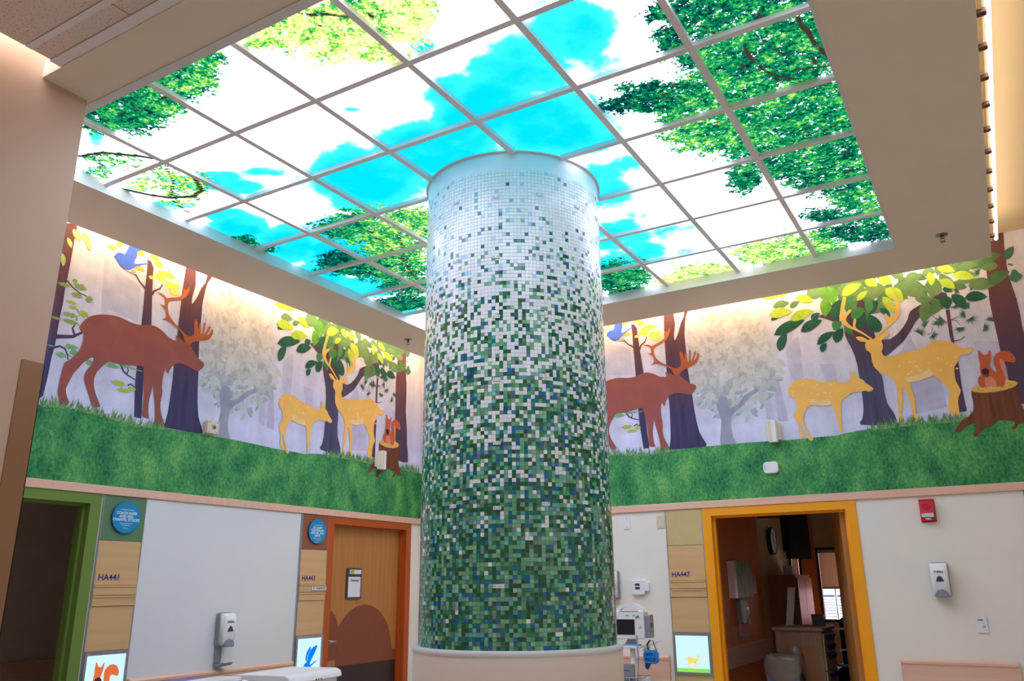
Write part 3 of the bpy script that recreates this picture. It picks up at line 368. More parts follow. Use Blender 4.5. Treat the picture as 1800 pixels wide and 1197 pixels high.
# ------------------------------------------------------------------ luminous ceiling
def panel_mat():
    m, nt = new_mat('backlit_sky_print'); L = nt.links.new
    out = N(nt, 'ShaderNodeOutputMaterial'); em = N(nt, 'ShaderNodeEmission')
    at = N(nt, 'ShaderNodeAttribute', attribute_name='paint'); sp = N(nt, 'ShaderNodeSeparateColor'); L(at.outputs['Color'], sp.inputs[0])
    lb = N(nt, 'ShaderNodeAttribute', attribute_name='limb')
    geo = N(nt, 'ShaderNodeNewGeometry')
    def noise(scale, detail, rough, sx=1., sy=1.):
        mp = N(nt, 'ShaderNodeMapping'); mp.inputs['Scale'].default_value = (sx, sy, 1); L(geo.outputs['Position'], mp.inputs[0])
        n = N(nt, 'ShaderNodeTexNoise'); n.inputs['Scale'].default_value = scale; n.inputs['Detail'].default_value = detail; n.inputs['Roughness'].default_value = rough
        L(mp.outputs[0], n.inputs['Vector']); return n.outputs[0]
    def math_(op, a, b_=None, c=None):
        n = N(nt, 'ShaderNodeMath', operation=op)
        for i, x in enumerate((a, b_, c)):
            if x is None: continue
            if isinstance(x, (int, float)): n.inputs[i].default_value = x
            else: L(x, n.inputs[i])
        return n.outputs[0]
    def smooth(x, lo, hi):
        n = N(nt, 'ShaderNodeMapRange', interpolation_type='SMOOTHSTEP'); n.inputs[1].default_value = lo; n.inputs[2].default_value = hi
        L(x, n.inputs[0]); return n.outputs[0]
    def mixc(f, a, b_):
        n = N(nt, 'ShaderNodeMix', data_type='RGBA')
        if isinstance(f, (int, float)): n.inputs[0].default_value = f
        else: L(f, n.inputs[0])
        for i, x in ((6, a), (7, b_)):
            if isinstance(x, tuple): n.inputs[i].default_value = (*x, 1)
            else: L(x, n.inputs[i])
        return n.outputs[2]
    skyv = math_('ADD', sp.outputs[0], math_('MULTIPLY', math_('SUBTRACT', noise(3.2, 5, .62), .5), 1.1))
    sky = smooth(skyv, .14, .62)
    skyc = mixc(smooth(skyv, .35, 1.05), SKY_PALE, SKY_DEEP)
    base = mixc(sky, CLOUD, skyc)
    n3 = noise(14, 4, .7); n5 = noise(60, 3, .7)
    fv = math_('ADD', math_('ADD', sp.outputs[1], math_('MULTIPLY', math_('SUBTRACT', n3, .5), 2.6)), math_('MULTIPLY', math_('SUBTRACT', n5, .5), 2.4))
    fv = math_('ADD', math_('MULTIPLY', math_('SUBTRACT', fv, sp.outputs[1]), smooth(sp.outputs[1], .0, .22)), sp.outputs[1])
    fm = smooth(fv, .42, .56)
    ramp = N(nt, 'ShaderNodeValToRGB'); e = ramp.color_ramp.elements
    e[0].position = 0; e[0].color = (.0, .012, .016, 1); e[1].position = 1; e[1].color = (.62, .66, .22, 1)
    for p, c in ((.20, (.0, .055, .035, 1)), (.42, (.002, .14, .045, 1)), (.62, (.03, .26, .05, 1)), (.78, (.22, .38, .05, 1))): q = e.new(p); q.color = c
    n4 = noise(48, 4, .75); n6 = noise(11, 3, .6)
    tv = math_('ADD', math_('ADD', sp.outputs[2], math_('MULTIPLY', math_('SUBTRACT', n4, .5), 2.3)), math_('MULTIPLY', math_('SUBTRACT', n6, .5), 1.2))
    L(tv, ramp.inputs[0])
    # sparse autumn tints
    leafc = mixc(smooth(noise(8, 5, .7), .66, .74), ramp.outputs[0], (.34, .18, .02))
    col = mixc(fm, base, leafc)
    col = mixc(smooth(lb.outputs['Fac'], .35, .75), col, (.02, .018, .012))
    L(col, em.inputs[0]); em.inputs[1].default_value = PANEL
    L(em.outputs[0], out.inputs[0])
    return m
M['sky'] = panel_mat()

lum = empty('luminous_ceiling', (0, 0, 0))
tag(lum, 'backlit ceiling of square panels printed with sky, clouds and treetops', 'light ceiling')
PS = .61
xs = [XI0+.012]+[PS*i for i in range(1, 7)]+[XI1-.012]
ys = [YI0]+[PS*i for i in range(0, 6)]+[YI1-.012]
FOL = np.array(FOLIAGE); SK = np.array(SKY)
def field(P, B, soft):
    best = np.zeros(len(P)); tone = np.zeros(len(P)); wsum = np.full(len(P), 1e-6)
    for cx, cy, a, b_, c, d, t, g in B:
        q = P-np.array([cx, cy]); e = np.stack([q@np.array([a, b_]), q@np.array([c, d])], 1)
        r = np.sqrt((e**2).sum(1)); w = np.clip(1.5-r*soft*.78, 0, 1)
        w2 = w*w*(3-2*w)
        best = np.maximum(best, w2*g); tone += t*w2; wsum += w2
    return best, tone/wsum
def limbfield(P):
    L_ = np.zeros(len(P))
    for pts, w in LIMBS:
        for (x0, y0), (x1, y1) in zip(pts[:-1], pts[1:]):
            a = np.array([x0, y0]); d = np.array([x1-x0, y1-y0]); t = np.clip(((P-a)@d)/(d@d), 0, 1)
            r = np.linalg.norm(P-(a+t[:, None]*d), axis=1); L_ = np.maximum(L_, np.clip(1.2-r/(w*.5), 0, 1))
    return L_
NP_ = 26
for i in range(7):
    for j in range(7):
        x0, x1, y0, y1 = xs[i], xs[i+1], ys[j], ys[j+1]
        nx = max(4, int(NP_*(x1-x0)/PS)); ny = max(4, int(NP_*(y1-y0)/PS))
        gx, gy = np.meshgrid(np.linspace(x0, x1, nx+1), np.linspace(y0, y1, ny+1))
        P = np.stack([gx.ravel(), gy.ravel()], 1)
        vs = [(p[0], p[1], ZP) for p in P]
        fs = [(r*(nx+1)+c, (r+1)*(nx+1)+c, (r+1)*(nx+1)+c+1, r*(nx+1)+c+1) for r in range(ny) for c in range(nx)]
        me = bpy.data.meshes.new('ceiling_panel'); me.from_pydata(vs, [], fs)
        sk = np.zeros(len(P))
        for cx, cy, a, b_, c, d, st, g in SK:
            q = P-np.array([cx, cy]); r = np.sqrt((q@np.array([a, b_]))**2+(q@np.array([c, d]))**2)
            sk = np.maximum(sk, st*np.clip(1.5-r*.9, 0, 1))
        fo, to = field(P, FOL, .95)
        ca = me.color_attributes.new('paint', 'FLOAT_COLOR', 'POINT')
        ca.data.foreach_set('color', np.stack([sk, fo, to, np.ones(len(P))], 1).astype(np.float32).ravel())
        la = me.attributes.new('limb', 'FLOAT', 'POINT'); la.data.foreach_set('value', limbfield(P).astype(np.float32))
        me.materials.append(M['sky'])
        o = bpy.data.objects.new('ceiling_panel', me); COL.objects.link(o); o.parent = lum
BW = .0175
CX, CY, CR = 2.15, 1.497, .553                     # the column interrupts the grid
def spans(lo, hi, centre, dist, r=.573):
    if abs(dist) >= r: return [(lo, hi)]
    h = math.sqrt(r*r-dist*dist); return [(lo, centre-h), (centre+h, hi)]
for i in range(1, 7):
    for p, q in spans(YI0, YI1-.012, CY, xs[i]-CX): box('grid_bar', xs[i]-BW, xs[i]+BW, p, q, ZP-.028, ZP-.001, M['bar'], lum)
for j in range(1, 7):
    for p, q in spans(XI0+.012, XI1-.012, CX, ys[j]-CY): box('grid_bar', p, q, ys[j]-BW, ys[j]+BW, ZP-.0275, ZP-.0015, M['bar'], lum)

# ------------------------------------------------------------------ mosaic column
colm = empty('mosaic_column', (CX, CY, 0))
tag(colm, 'thick round column clad in green to white mosaic tiles under the luminous ceiling', 'column')
MB().lathe([(.583, 0), (.583, 1.28), (.578, 1.288), (.556, 1.29), (.545, 1.29)], n=96).build('plinth', M['plinth'], colm)
MB().lathe([(.5832, 1.262), (.586, 1.266), (.586, 1.288), (.578, 1.2925), (.5445, 1.2925)], n=96, cap=False).build('plinth_rim', M['lip'], colm)
MB().lathe([(CR-.001, 1.285), (CR-.001, 3.956)], n=163, cap=False).build('grout_body', M['grout'], colm)
MB().lathe([(CR+.001, 3.953), (CR+.001, 4.07)], n=96, cap=False).build('top_band', M['colwhite'], colm)
MB().lathe([(CR+.001, 4.064), (.569, 4.064), (.569, 4.073), (CR+.001, 4.073)], n=96, cap=False).build('collar', M['bar'], colm)
def mosaic():
    n = 163; p = 2*math.pi/n; z0, z1 = 1.292, 3.953; nr = 125; pz = (z1-z0)/nr
    rng = np.random.default_rng(11)
    zz = np.array([1.29, 1.6, 1.85, 2.0, 2.2, 2.5, 2.8, 3.05, 3.3, 3.5, 3.7, 3.96]); wf = np.array([.015, .02, .05, .10, .20, .30, .43, .58, .74, .84, .92, .95])
    pal = [((26, 84, 52), .24), ((46, 116, 76), .15), ((92, 156, 112), .19), ((128, 172, 134), .10), ((18, 104, 112), .10), ((24, 94, 142), .09), ((104, 130, 124), .09), ((96, 166, 156), .10)]
    top = [((176, 200, 226), .40), ((186, 214, 224), .2), ((132, 172, 152), .2), ((80, 122, 130), .10), ((44, 104, 92), .10)]
    pc = np.array([lin(c) for c, _ in pal]); pw = np.array([w for _, w in pal]); pw /= pw.sum()
    tc_ = np.array([lin(c) for c, _ in top]); tw = np.array([w for _, w in top]); tw /= tw.sum()
    g = .0007/CR; V = []; Fc = []; Cc = []
    for r in range(nr):
        za, zb = z0+r*pz+.0008, z0+(r+1)*pz-.0008; zc = (za+zb)/2
        f = np.interp(zc, zz, wf); tf = np.clip((zc-3.05)/.75, 0, 1)
        for k in range(n):
            a0, a1 = k*p+g, (k+1)*p-g
            R_ = CR+.0016+rng.random()*.0012
            u = rng.random()
            if u < f: c = np.array(lin((250, 249, 248)))*(.93+.1*rng.random())
            elif rng.random() < tf: c = tc_[rng.choice(len(tc_), p=tw)]*(1.0+.3*rng.random())
            else: c = pc[rng.choice(len(pc), p=pw)]*(1.08+.5*rng.random())
            o = len(V)
            for rr in (R_, CR-.0015):
                for a, z in ((a0, za), (a1, za), (a1, zb), (a0, zb)): V.append((rr*math.cos(a), rr*math.sin(a), z))
            Fc += [(o, o+1, o+2, o+3), (o, o+4, o+5, o+1), (o+1, o+5, o+6, o+2), (o+2, o+6, o+7, o+3), (o+3, o+7, o+4, o)]
            Cc += [(*np.clip(c, 0, 1), 1)]*8
    me = bpy.data.meshes.new('mosaic_tile'); me.from_pydata(V, [], Fc)
    ca = me.color_attributes.new('tint', 'FLOAT_COLOR', 'POINT'); ca.data.foreach_set('color', np.array(Cc, np.float32).ravel())
    m, nt = new_mat('glass_mosaic'); out = N(nt, 'ShaderNodeOutputMaterial'); b = N(nt, 'ShaderNodeBsdfPrincipled')
    at = N(nt, 'ShaderNodeAttribute', attribute_name='tint'); tc = N(nt, 'ShaderNodeTexCoord'); nz = N(nt, 'ShaderNodeTexNoise'); nz.inputs['Scale'].default_value = 45
    nt.links.new(tc.outputs['Object'], nz.inputs['Vector'])
    mx = N(nt, 'ShaderNodeMix', data_type='RGBA', blend_type='OVERLAY'); mx.inputs[0].default_value = .18
    nt.links.new(at.outputs['Color'], mx.inputs[6]); nt.links.new(nz.outputs[0], mx.inputs[7]); nt.links.new(mx.outputs[2], b.inputs['Base Color'])
    b.inputs['Roughness'].default_value = .16; b.inputs['Specular IOR Level'].default_value = .5
    nt.links.new(b.outputs[0], out.inputs[0]); me.materials.append(m)
    o = bpy.data.objects.new('mosaic_tile', me); COL.objects.link(o); o.parent = colm; o['kind'] = 'stuff'; o['label'] = 'small square glass mosaic tiles'
mosaic()
# small white fixing plates set into the mosaic
for k, ang in enumerate((-97, -70, -43.5, -16, 10)):
    for z in (1.62, 2.01, 2.35, 2.70, 3.06, 3.42, 3.80):
        if (k % 2 == 0) and z < 2: continue
        a = math.radians(ang); R_ = CR+.004
        pl = MB().box(-.021, .021, -.004, .004, -.0095, .0095).build('fixing_plate', M['white'], colm)
        pl.location = (R_*math.cos(a), R_*math.sin(a), z-(.02 if k % 2 else 0)); pl.rotation_euler = (0, 0, a+HP)
        for sx in (-.013, .013): MB().lathe([(.0028, .0), (.0028, .0015)], c=(sx, -.0042, 0), n=8, axis='y').build('screw', M['dgrey'], pl)

# ------------------------------------------------------------------ cove light strips
M['tube'] = emit('warm_fluorescent', (1.0, .87, .66), COVE)
M['tubeslot'] = emit('amber_fluorescent', (1.0, .50, .20), SLOT)
M['tubew'] = emit('white_fluorescent', (1.0, .93, .86), COVE_W)
def strip(name, p0, p1, label, m, brackets=0, zt=4.12, side=(-1, 0)):
    e = empty(name, p0); tag(e, label, 'light strip')
    d = Vector(p1)-Vector(p0); n = 4; L_ = d.length
    MB().tube([d*(k/n) for k in range(n+1)], .0125, 10).build('tube', m, e)
    u = d.normalized()
    s_ = Vector((side[0], side[1], 0))
    ch = MB(); a = s_*.025; 
    c0 = [a+Vector((0,0,-.012)), s_*.045+Vector((0,0,-.012)), s_*.045+Vector((0,0,.03)), a+Vector((0,0,.03))]
    vs = c0+[q+d for q in c0]
    ch.add(vs, [(0,1,2,3),(7,6,5,4),(0,4,5,1),(1,5,6,2),(2,6,7,3),(3,7,4,0)]).build('channel', M['upper'], e)
    for k in range(brackets):
        c = d-u*(.14+.29*k)
        bb = MB().box(-.02, .02, -.018, .018, -.03, -.006).build('bracket', M['stripbracket'], e); bb.location = c+s_*.028
    return e
strip('cove_light_strip', (4.905, -.85, 4.115), (4.89, 4.15, 4.115), 'bright fluorescent strip with clip brackets along the right soffit edge', M['tubew'], 17)
strip('cove_light_strip', (-.66, -.6, 4.125), (-.66, 4.3, 4.125), 'hidden cove tube above the left mural', M['tube'], side=(1, 0))
strip('cove_light_strip', (-.6, 4.32, 4.125), (4.75, 4.32, 4.125), 'hidden cove tube above the right mural', M['tube'], side=(0, -1))
strip('cove_light_strip', (1.0, -6.5, 4.16), (1.0, -.95, 4.16), 'warm cove tube in the slot beside the acoustic tiles', M['tubeslot'], side=(1, 0))

# ------------------------------------------------------------------ hall fill lights, added out of view to brighten the room
M['fillglow'] = emit('fill_light_glow', (1.0, .93, .88), HALL_FILL)
for k, (lx, ly) in enumerate(((2.6, -4.6), (5.2, -4.6), (5.9, -1.9))):
    e = empty('hall_fill_light', (lx, ly, 4.0)); tag(e, ['added square fill light over the hall, nearest the tan wall', 'added square fill light over the hall, in the middle', 'added square fill light over the hall, nearest the soffit'][k], 'fill light', 'hall fill lights')
    MB().box(-.32, .32, -.32, -.28, -.012, .012).box(-.32, .32, .28, .32, -.012, .012).box(-.32, -.28, -.28, .28, -.012, .012).box(.28, .32, -.28, .28, -.012, .012).build('frame', M['white'], e)
    box('fill_face', -.28, .28, -.28, .28, -.004, .010, M['fillglow'], e)

# ------------------------------------------------------------------ murals
def print_mat(name, rgb, rgb_top=None, var=.05, scale=6., rough=.62, bark=False):
    """matt wallpaper print; rgb_top is the printed colour towards the crown"""
    m, nt = new_mat(name); L = nt.links.new
    out = N(nt, 'ShaderNodeOutputMaterial'); b = N(nt, 'ShaderNodeBsdfPrincipled'); b.inputs['Roughness'].default_value = rough; b.inputs['Specular IOR Level'].default_value = .2
    tc = N(nt, 'ShaderNodeTexCoord'); nz = N(nt, 'ShaderNodeTexNoise'); nz.inputs['Scale'].default_value = scale; nz.inputs['Detail'].default_value = 5
    mp = N(nt, 'ShaderNodeMapping'); mp.inputs['Scale'].default_value = (5, 1, .45) if bark else (1, 1, 1)
    L(tc.outputs['Object'], mp.inputs[0]); L(mp.outputs[0], nz.inputs['Vector'])
    base = N(nt, 'ShaderNodeRGB'); base.outputs[0].default_value = (*lin(rgb), 1); src = base.outputs[0]
    if rgb_top:
        sp = N(nt, 'ShaderNodeSeparateXYZ'); L(tc.outputs['Object'], sp.inputs[0])
        mr = N(nt, 'ShaderNodeMapRange'); mr.inputs[1].default_value = 3.1; mr.inputs[2].default_value = 3.95; L(sp.outputs[2], mr.inputs[0])
        mx = N(nt, 'ShaderNodeMix', data_type='RGBA'); L(mr.outputs[0], mx.inputs[0]); mx.inputs[6].default_value = (*lin(rgb), 1); mx.inputs[7].default_value = (*lin(rgb_top), 1); src = mx.outputs[2]
    hs = N(nt, 'ShaderNodeHueSaturation'); L(src, hs.inputs['Color'])
    mr2 = N(nt, 'ShaderNodeMapRange'); mr2.inputs[1].default_value = .3; mr2.inputs[2].default_value = .7; mr2.inputs[3].default_value = 1-var*2; mr2.inputs[4].default_value = 1+var*2
    L(nz.outputs[0], mr2.inputs[0]); L(mr2.outputs[0], hs.inputs['Value']); L(hs.outputs[0], b.inputs['Base Color']); L(b.outputs[0], out.inputs[0])
    return m
PM = dict(elk=print_mat('print_elk', (154, 86, 80), (172, 94, 72)), antler=print_mat('print_elk_antler', (168, 84, 54), (206, 112, 62)),
    trunk=print_mat('print_dark_trunk', (66, 62, 98), (118, 72, 72), .13, 4, bark=True), trunk2=print_mat('print_leaf_trunk', (80, 78, 108), (96, 66, 66), .15, 4, bark=True), trunk3=print_mat('print_end_trunk', (88, 68, 90), (122, 76, 74), .05, 4),
    deer=print_mat('print_deer', (252, 196, 104), (255, 200, 96), .03), pale=print_mat('print_deer_belly', (252, 214, 150)), spot=print_mat('print_spots', (255, 218, 150)),
    bird=print_mat('print_bird', (84, 118, 226), None, .08), wing=print_mat('print_bird_wing', (168, 178, 232)),
    bright=print_mat('print_leaf_bright', (186, 208, 66), None, .08, 14), mid=print_mat('print_leaf_mid', (106, 166, 58), None, .1, 14), dark=print_mat('print_leaf_dark', (46, 98, 74), None, .12, 10), dull=print_mat('print_leaf_dull', (112, 142, 88), None, .1, 8), dull2=print_mat('print_leaf_dull_dark', (92, 128, 78), None, .1, 8), soft=print_mat('print_leaf_soft', (78, 140, 78), None, .1, 14),
    pale_leaf=print_mat('print_leaf_pale', (178, 204, 118)), green=print_mat('print_leaf_green', (84, 128, 104)),
    olive=print_mat('print_olive', (152, 172, 96)), lime=print_mat('print_lime', (178, 194, 76)), leafgreen=print_mat('print_leafgreen', (120, 176, 116)), yellow=print_mat('print_yellow', (236, 232, 84), None, .06), ochre=print_mat('print_ochre', (196, 184, 84)),
    pine=print_mat('print_pine', (72, 108, 84)), squirrel=print_mat('print_squirrel', (202, 98, 58)), sqbelly=print_mat('print_squirrel_belly', (224, 140, 116)), acorn=print_mat('print_acorn', (70, 36, 58)), acorn2=print_mat('print_acorn_base', (136, 76, 46)),
    stump=print_mat('print_stump', (118, 70, 46), None, .16, 5, bark=True), stumptop=print_mat('print_stump_top', (232, 186, 98)), ring=print_mat('print_ring', (190, 134, 66)),
    mtrunk=print_mat('print_mist_trunk', (158, 160, 182), None, .07), mcrown=print_mat('print_mist_crown', (172, 180, 198), (236, 222, 210), .14, 6), mleaf=print_mat('print_mist_leaf', (154, 172, 180), (228, 212, 194), .1), mleaf2=print_mat('print_mist_leaf_light', (188, 198, 200), (244, 230, 216), .08), mbar=print_mat('print_mist_bar', (192, 188, 216), (226, 216, 222), .06, 8), tuft=print_mat('print_tuft', (84, 140, 82), None, .15, 30), tuft2=print_mat('print_tuft_light', (128, 168, 104), None, .1, 30))

def mist_mat():
    m, nt = new_mat('print_misty_forest'); L = nt.links.new
    out = N(nt, 'ShaderNodeOutputMaterial'); b = N(nt, 'ShaderNodeBsdfPrincipled'); b.inputs['Roughness'].default_value = .62; b.inputs['Specular IOR Level'].default_value = .2
    tc = N(nt, 'ShaderNodeTexCoord')
    sp = N(nt, 'ShaderNodeSeparateXYZ'); L(tc.outputs['Object'], sp.inputs[0])
    r = N(nt, 'ShaderNodeValToRGB'); e = r.color_ramp.elements
    mr = N(nt, 'ShaderNodeMapRange'); mr.inputs[1].default_value = 2.75; mr.inputs[2].default_value = 4.2; L(sp.outputs[2], mr.inputs[0]); L(mr.outputs[0], r.inputs[0])
    e[0].position = 0; e[0].color = (*lin((208, 210, 238)), 1); e[1].position = 1; e[1].color = (*lin((246, 234, 232)), 1)  # bluish mist below; pinkish top has warm light put into the colour
    for p, c in ((.13, (214, 216, 242)), (.2, (206, 206, 232)), (.5, (226, 218, 232))): q = e.new(p); q.color = (*lin(c), 1)
    n1 = N(nt, 'ShaderNodeTexNoise'); n1.inputs['Scale'].default_value = 7; n1.inputs['Detail'].default_value = 8; n1.inputs['Roughness'].default_value = .75; L(tc.outputs['Object'], n1.inputs['Vector'])
    mp = N(nt, 'ShaderNodeMapping'); mp.inputs['Scale'].default_value = (6, 1, .3); L(tc.outputs['Object'], mp.inputs[0])
    n2 = N(nt, 'ShaderNodeTexNoise'); n2.inputs['Scale'].default_value = 1.3; n2.inputs['Detail'].default_value = 3; L(mp.outputs[0], n2.inputs['Vector'])
    a = N(nt, 'ShaderNodeMath', operation='MULTIPLY_ADD'); a.inputs[1].default_value = .55; a.inputs[2].default_value = .72; L(n1.outputs[0], a.inputs[0])
    a2 = N(nt, 'ShaderNodeMath', operation='MULTIPLY_ADD'); a2.inputs[1].default_value = .5; L(n2.outputs[0], a2.inputs[0]); a3 = N(nt, 'ShaderNodeMath', operation='SUBTRACT'); L(a.outputs[0], a3.inputs[0]); a3.inputs[1].default_value = .25; L(a3.outputs[0], a2.inputs[2])
    hs = N(nt, 'ShaderNodeHueSaturation'); L(r.outputs[0], hs.inputs['Color']); L(a2.outputs[0], hs.inputs['Value'])
    L(hs.outputs[0], b.inputs['Base Color']); L(b.outputs[0], out.inputs[0]); return m
def grass_mat():
    m, nt = new_mat('print_grass'); L = nt.links.new
    out = N(nt, 'ShaderNodeOutputMaterial'); b = N(nt, 'ShaderNodeBsdfPrincipled'); b.inputs['Roughness'].default_value = .65; b.inputs['Specular IOR Level'].default_value = .2
    tc = N(nt, 'ShaderNodeTexCoord'); mp = N(nt, 'ShaderNodeMapping'); mp.inputs['Scale'].default_value = (1.6, 1, 1); mp.inputs['Rotation'].default_value = (0, .35, 0); L(tc.outputs['Object'], mp.inputs[0])
    n1 = N(nt, 'ShaderNodeTexNoise'); n1.inputs['Scale'].default_value = 3.2; n1.inputs['Detail'].default_value = 4; L(mp.outputs[0], n1.inputs['Vector'])
    n2 = N(nt, 'ShaderNodeTexNoise'); n2.inputs['Scale'].default_value = 34; n2.inputs['Detail'].default_value = 7; n2.inputs['Roughness'].default_value = .8; L(mp.outputs[0], n2.inputs['Vector'])
    ad = N(nt, 'ShaderNodeMath', operation='MULTIPLY_ADD'); ad.inputs[1].default_value = .5; L(n1.outputs[0], ad.inputs[0])
    m2 = N(nt, 'ShaderNodeMath', operation='MULTIPLY'); m2.inputs[1].default_value = .7; L(n2.outputs[0], m2.inputs[0]); L(m2.outputs[0], ad.inputs[2])
    r = N(nt, 'ShaderNodeValToRGB'); e = r.color_ramp.elements; L(ad.outputs[0], r.inputs[0])
    e[0].position = .46; e[0].color = (*lin((26, 86, 66)), 1); e[1].position = .78; e[1].color = (*lin((136, 196, 106)), 1)
    for p, c in ((.52, (46, 120, 74)), (.63, (76, 156, 90))): q = e.new(p); q.color = (*lin(c), 1)
    L(r.outputs[0], b.inputs['Base Color']); L(b.outputs[0], out.inputs[0]); return m
PM['mist'] = mist_mat(); PM['grass'] = grass_mat()

def crom(P, n=3):
    out = []; k = len(P)
    for i in range(k):
        p0, p1, p2, p3 = P[i-1], P[i], P[(i+1) % k], P[(i+2) % k]
        for s in range(n):
            t = s/n; c = []
            for q in (0, 1):
                m1 = .4*(p2[q]-p0[q]); m2 = .4*(p3[q]-p1[q])
                c.append((2*t**3-3*t*t+1)*p1[q]+(t**3-2*t*t+t)*m1+(-2*t**3+3*t*t)*p2[q]+(t**3-t*t)*m2)
            out.append(tuple(c))
    return out
def clip(P, mx):
    if mx is None or all(p[0] <= mx for p in P): return P
    out = []
    for i, p in enumerate(P):
        q = P[(i+1) % len(P)]
        if p[0] <= mx: out.append(p)
        if (p[0] <= mx) != (q[0] <= mx):
            t = (mx-p[0])/(q[0]-p[0]); out.append((mx, p[1]+t*(q[1]-p[1])))
    return out
def leafpoly(a, b_, w, n=7, bend=.12):
    dx, dz = b_[0]-a[0], b_[1]-a[1]; L_ = math.hypot(dx, dz); nx, nz = -dz/L_, dx/L_
    up = []; dn = []
    for k in range(1, n):
        t = k/n; h = (math.sin(math.pi*t**.85))**.8*w/2; c = math.sin(math.pi*t)*bend*w
        x, z = a[0]+dx*t+nx*c, a[1]+dz*t+nz*c
        up.append((x+nx*h, z+nz*h)); dn.append((x-nx*h, z-nz*h))
    return [a]+up+[b_]+dn[::-1]
def jag_edge(P):
    r = random.Random(4); c = (sum(p[0] for p in P)/len(P), sum(p[1] for p in P)/len(P)); out = []
    P = sorted(P, key=lambda p: math.atan2(p[1]-c[1], p[0]-c[0]))
    for i, p in enumerate(P):
        k = .93+(r.uniform(.02, .10) if i % 2 else -r.uniform(.02, .08)); out.append((c[0]+(p[0]-c[0])*k, c[1]+(p[1]-c[1])*k))
    return out
def jagpoly(c, rx, rz, seed, n=26):
    r = random.Random(seed); P = []
    for k in range(n):
        t = 2*math.pi*k/n; q = (.62 if k % 2 else 1.0)+r.uniform(-.16, .16)
        P.append((c[0]+rx*q*math.cos(t), c[1]+rz*q*math.sin(t)))
    return P
def strokepoly(P, w):
    up = []; dn = []
    for i, p in enumerate(P):
        a = P[max(0, i-1)]; b_ = P[min(len(P)-1, i+1)]; dx, dz = b_[0]-a[0], b_[1]-a[1]; L_ = math.hypot(dx, dz) or 1; ww = w*(1-.5*i/(len(P)-1))/2
        up.append((p[0]-dz/L_*ww, p[1]+dx/L_*ww)); dn.append((p[0]+dz/L_*ww, p[1]-dx/L_*ww))
    return up+dn[::-1]

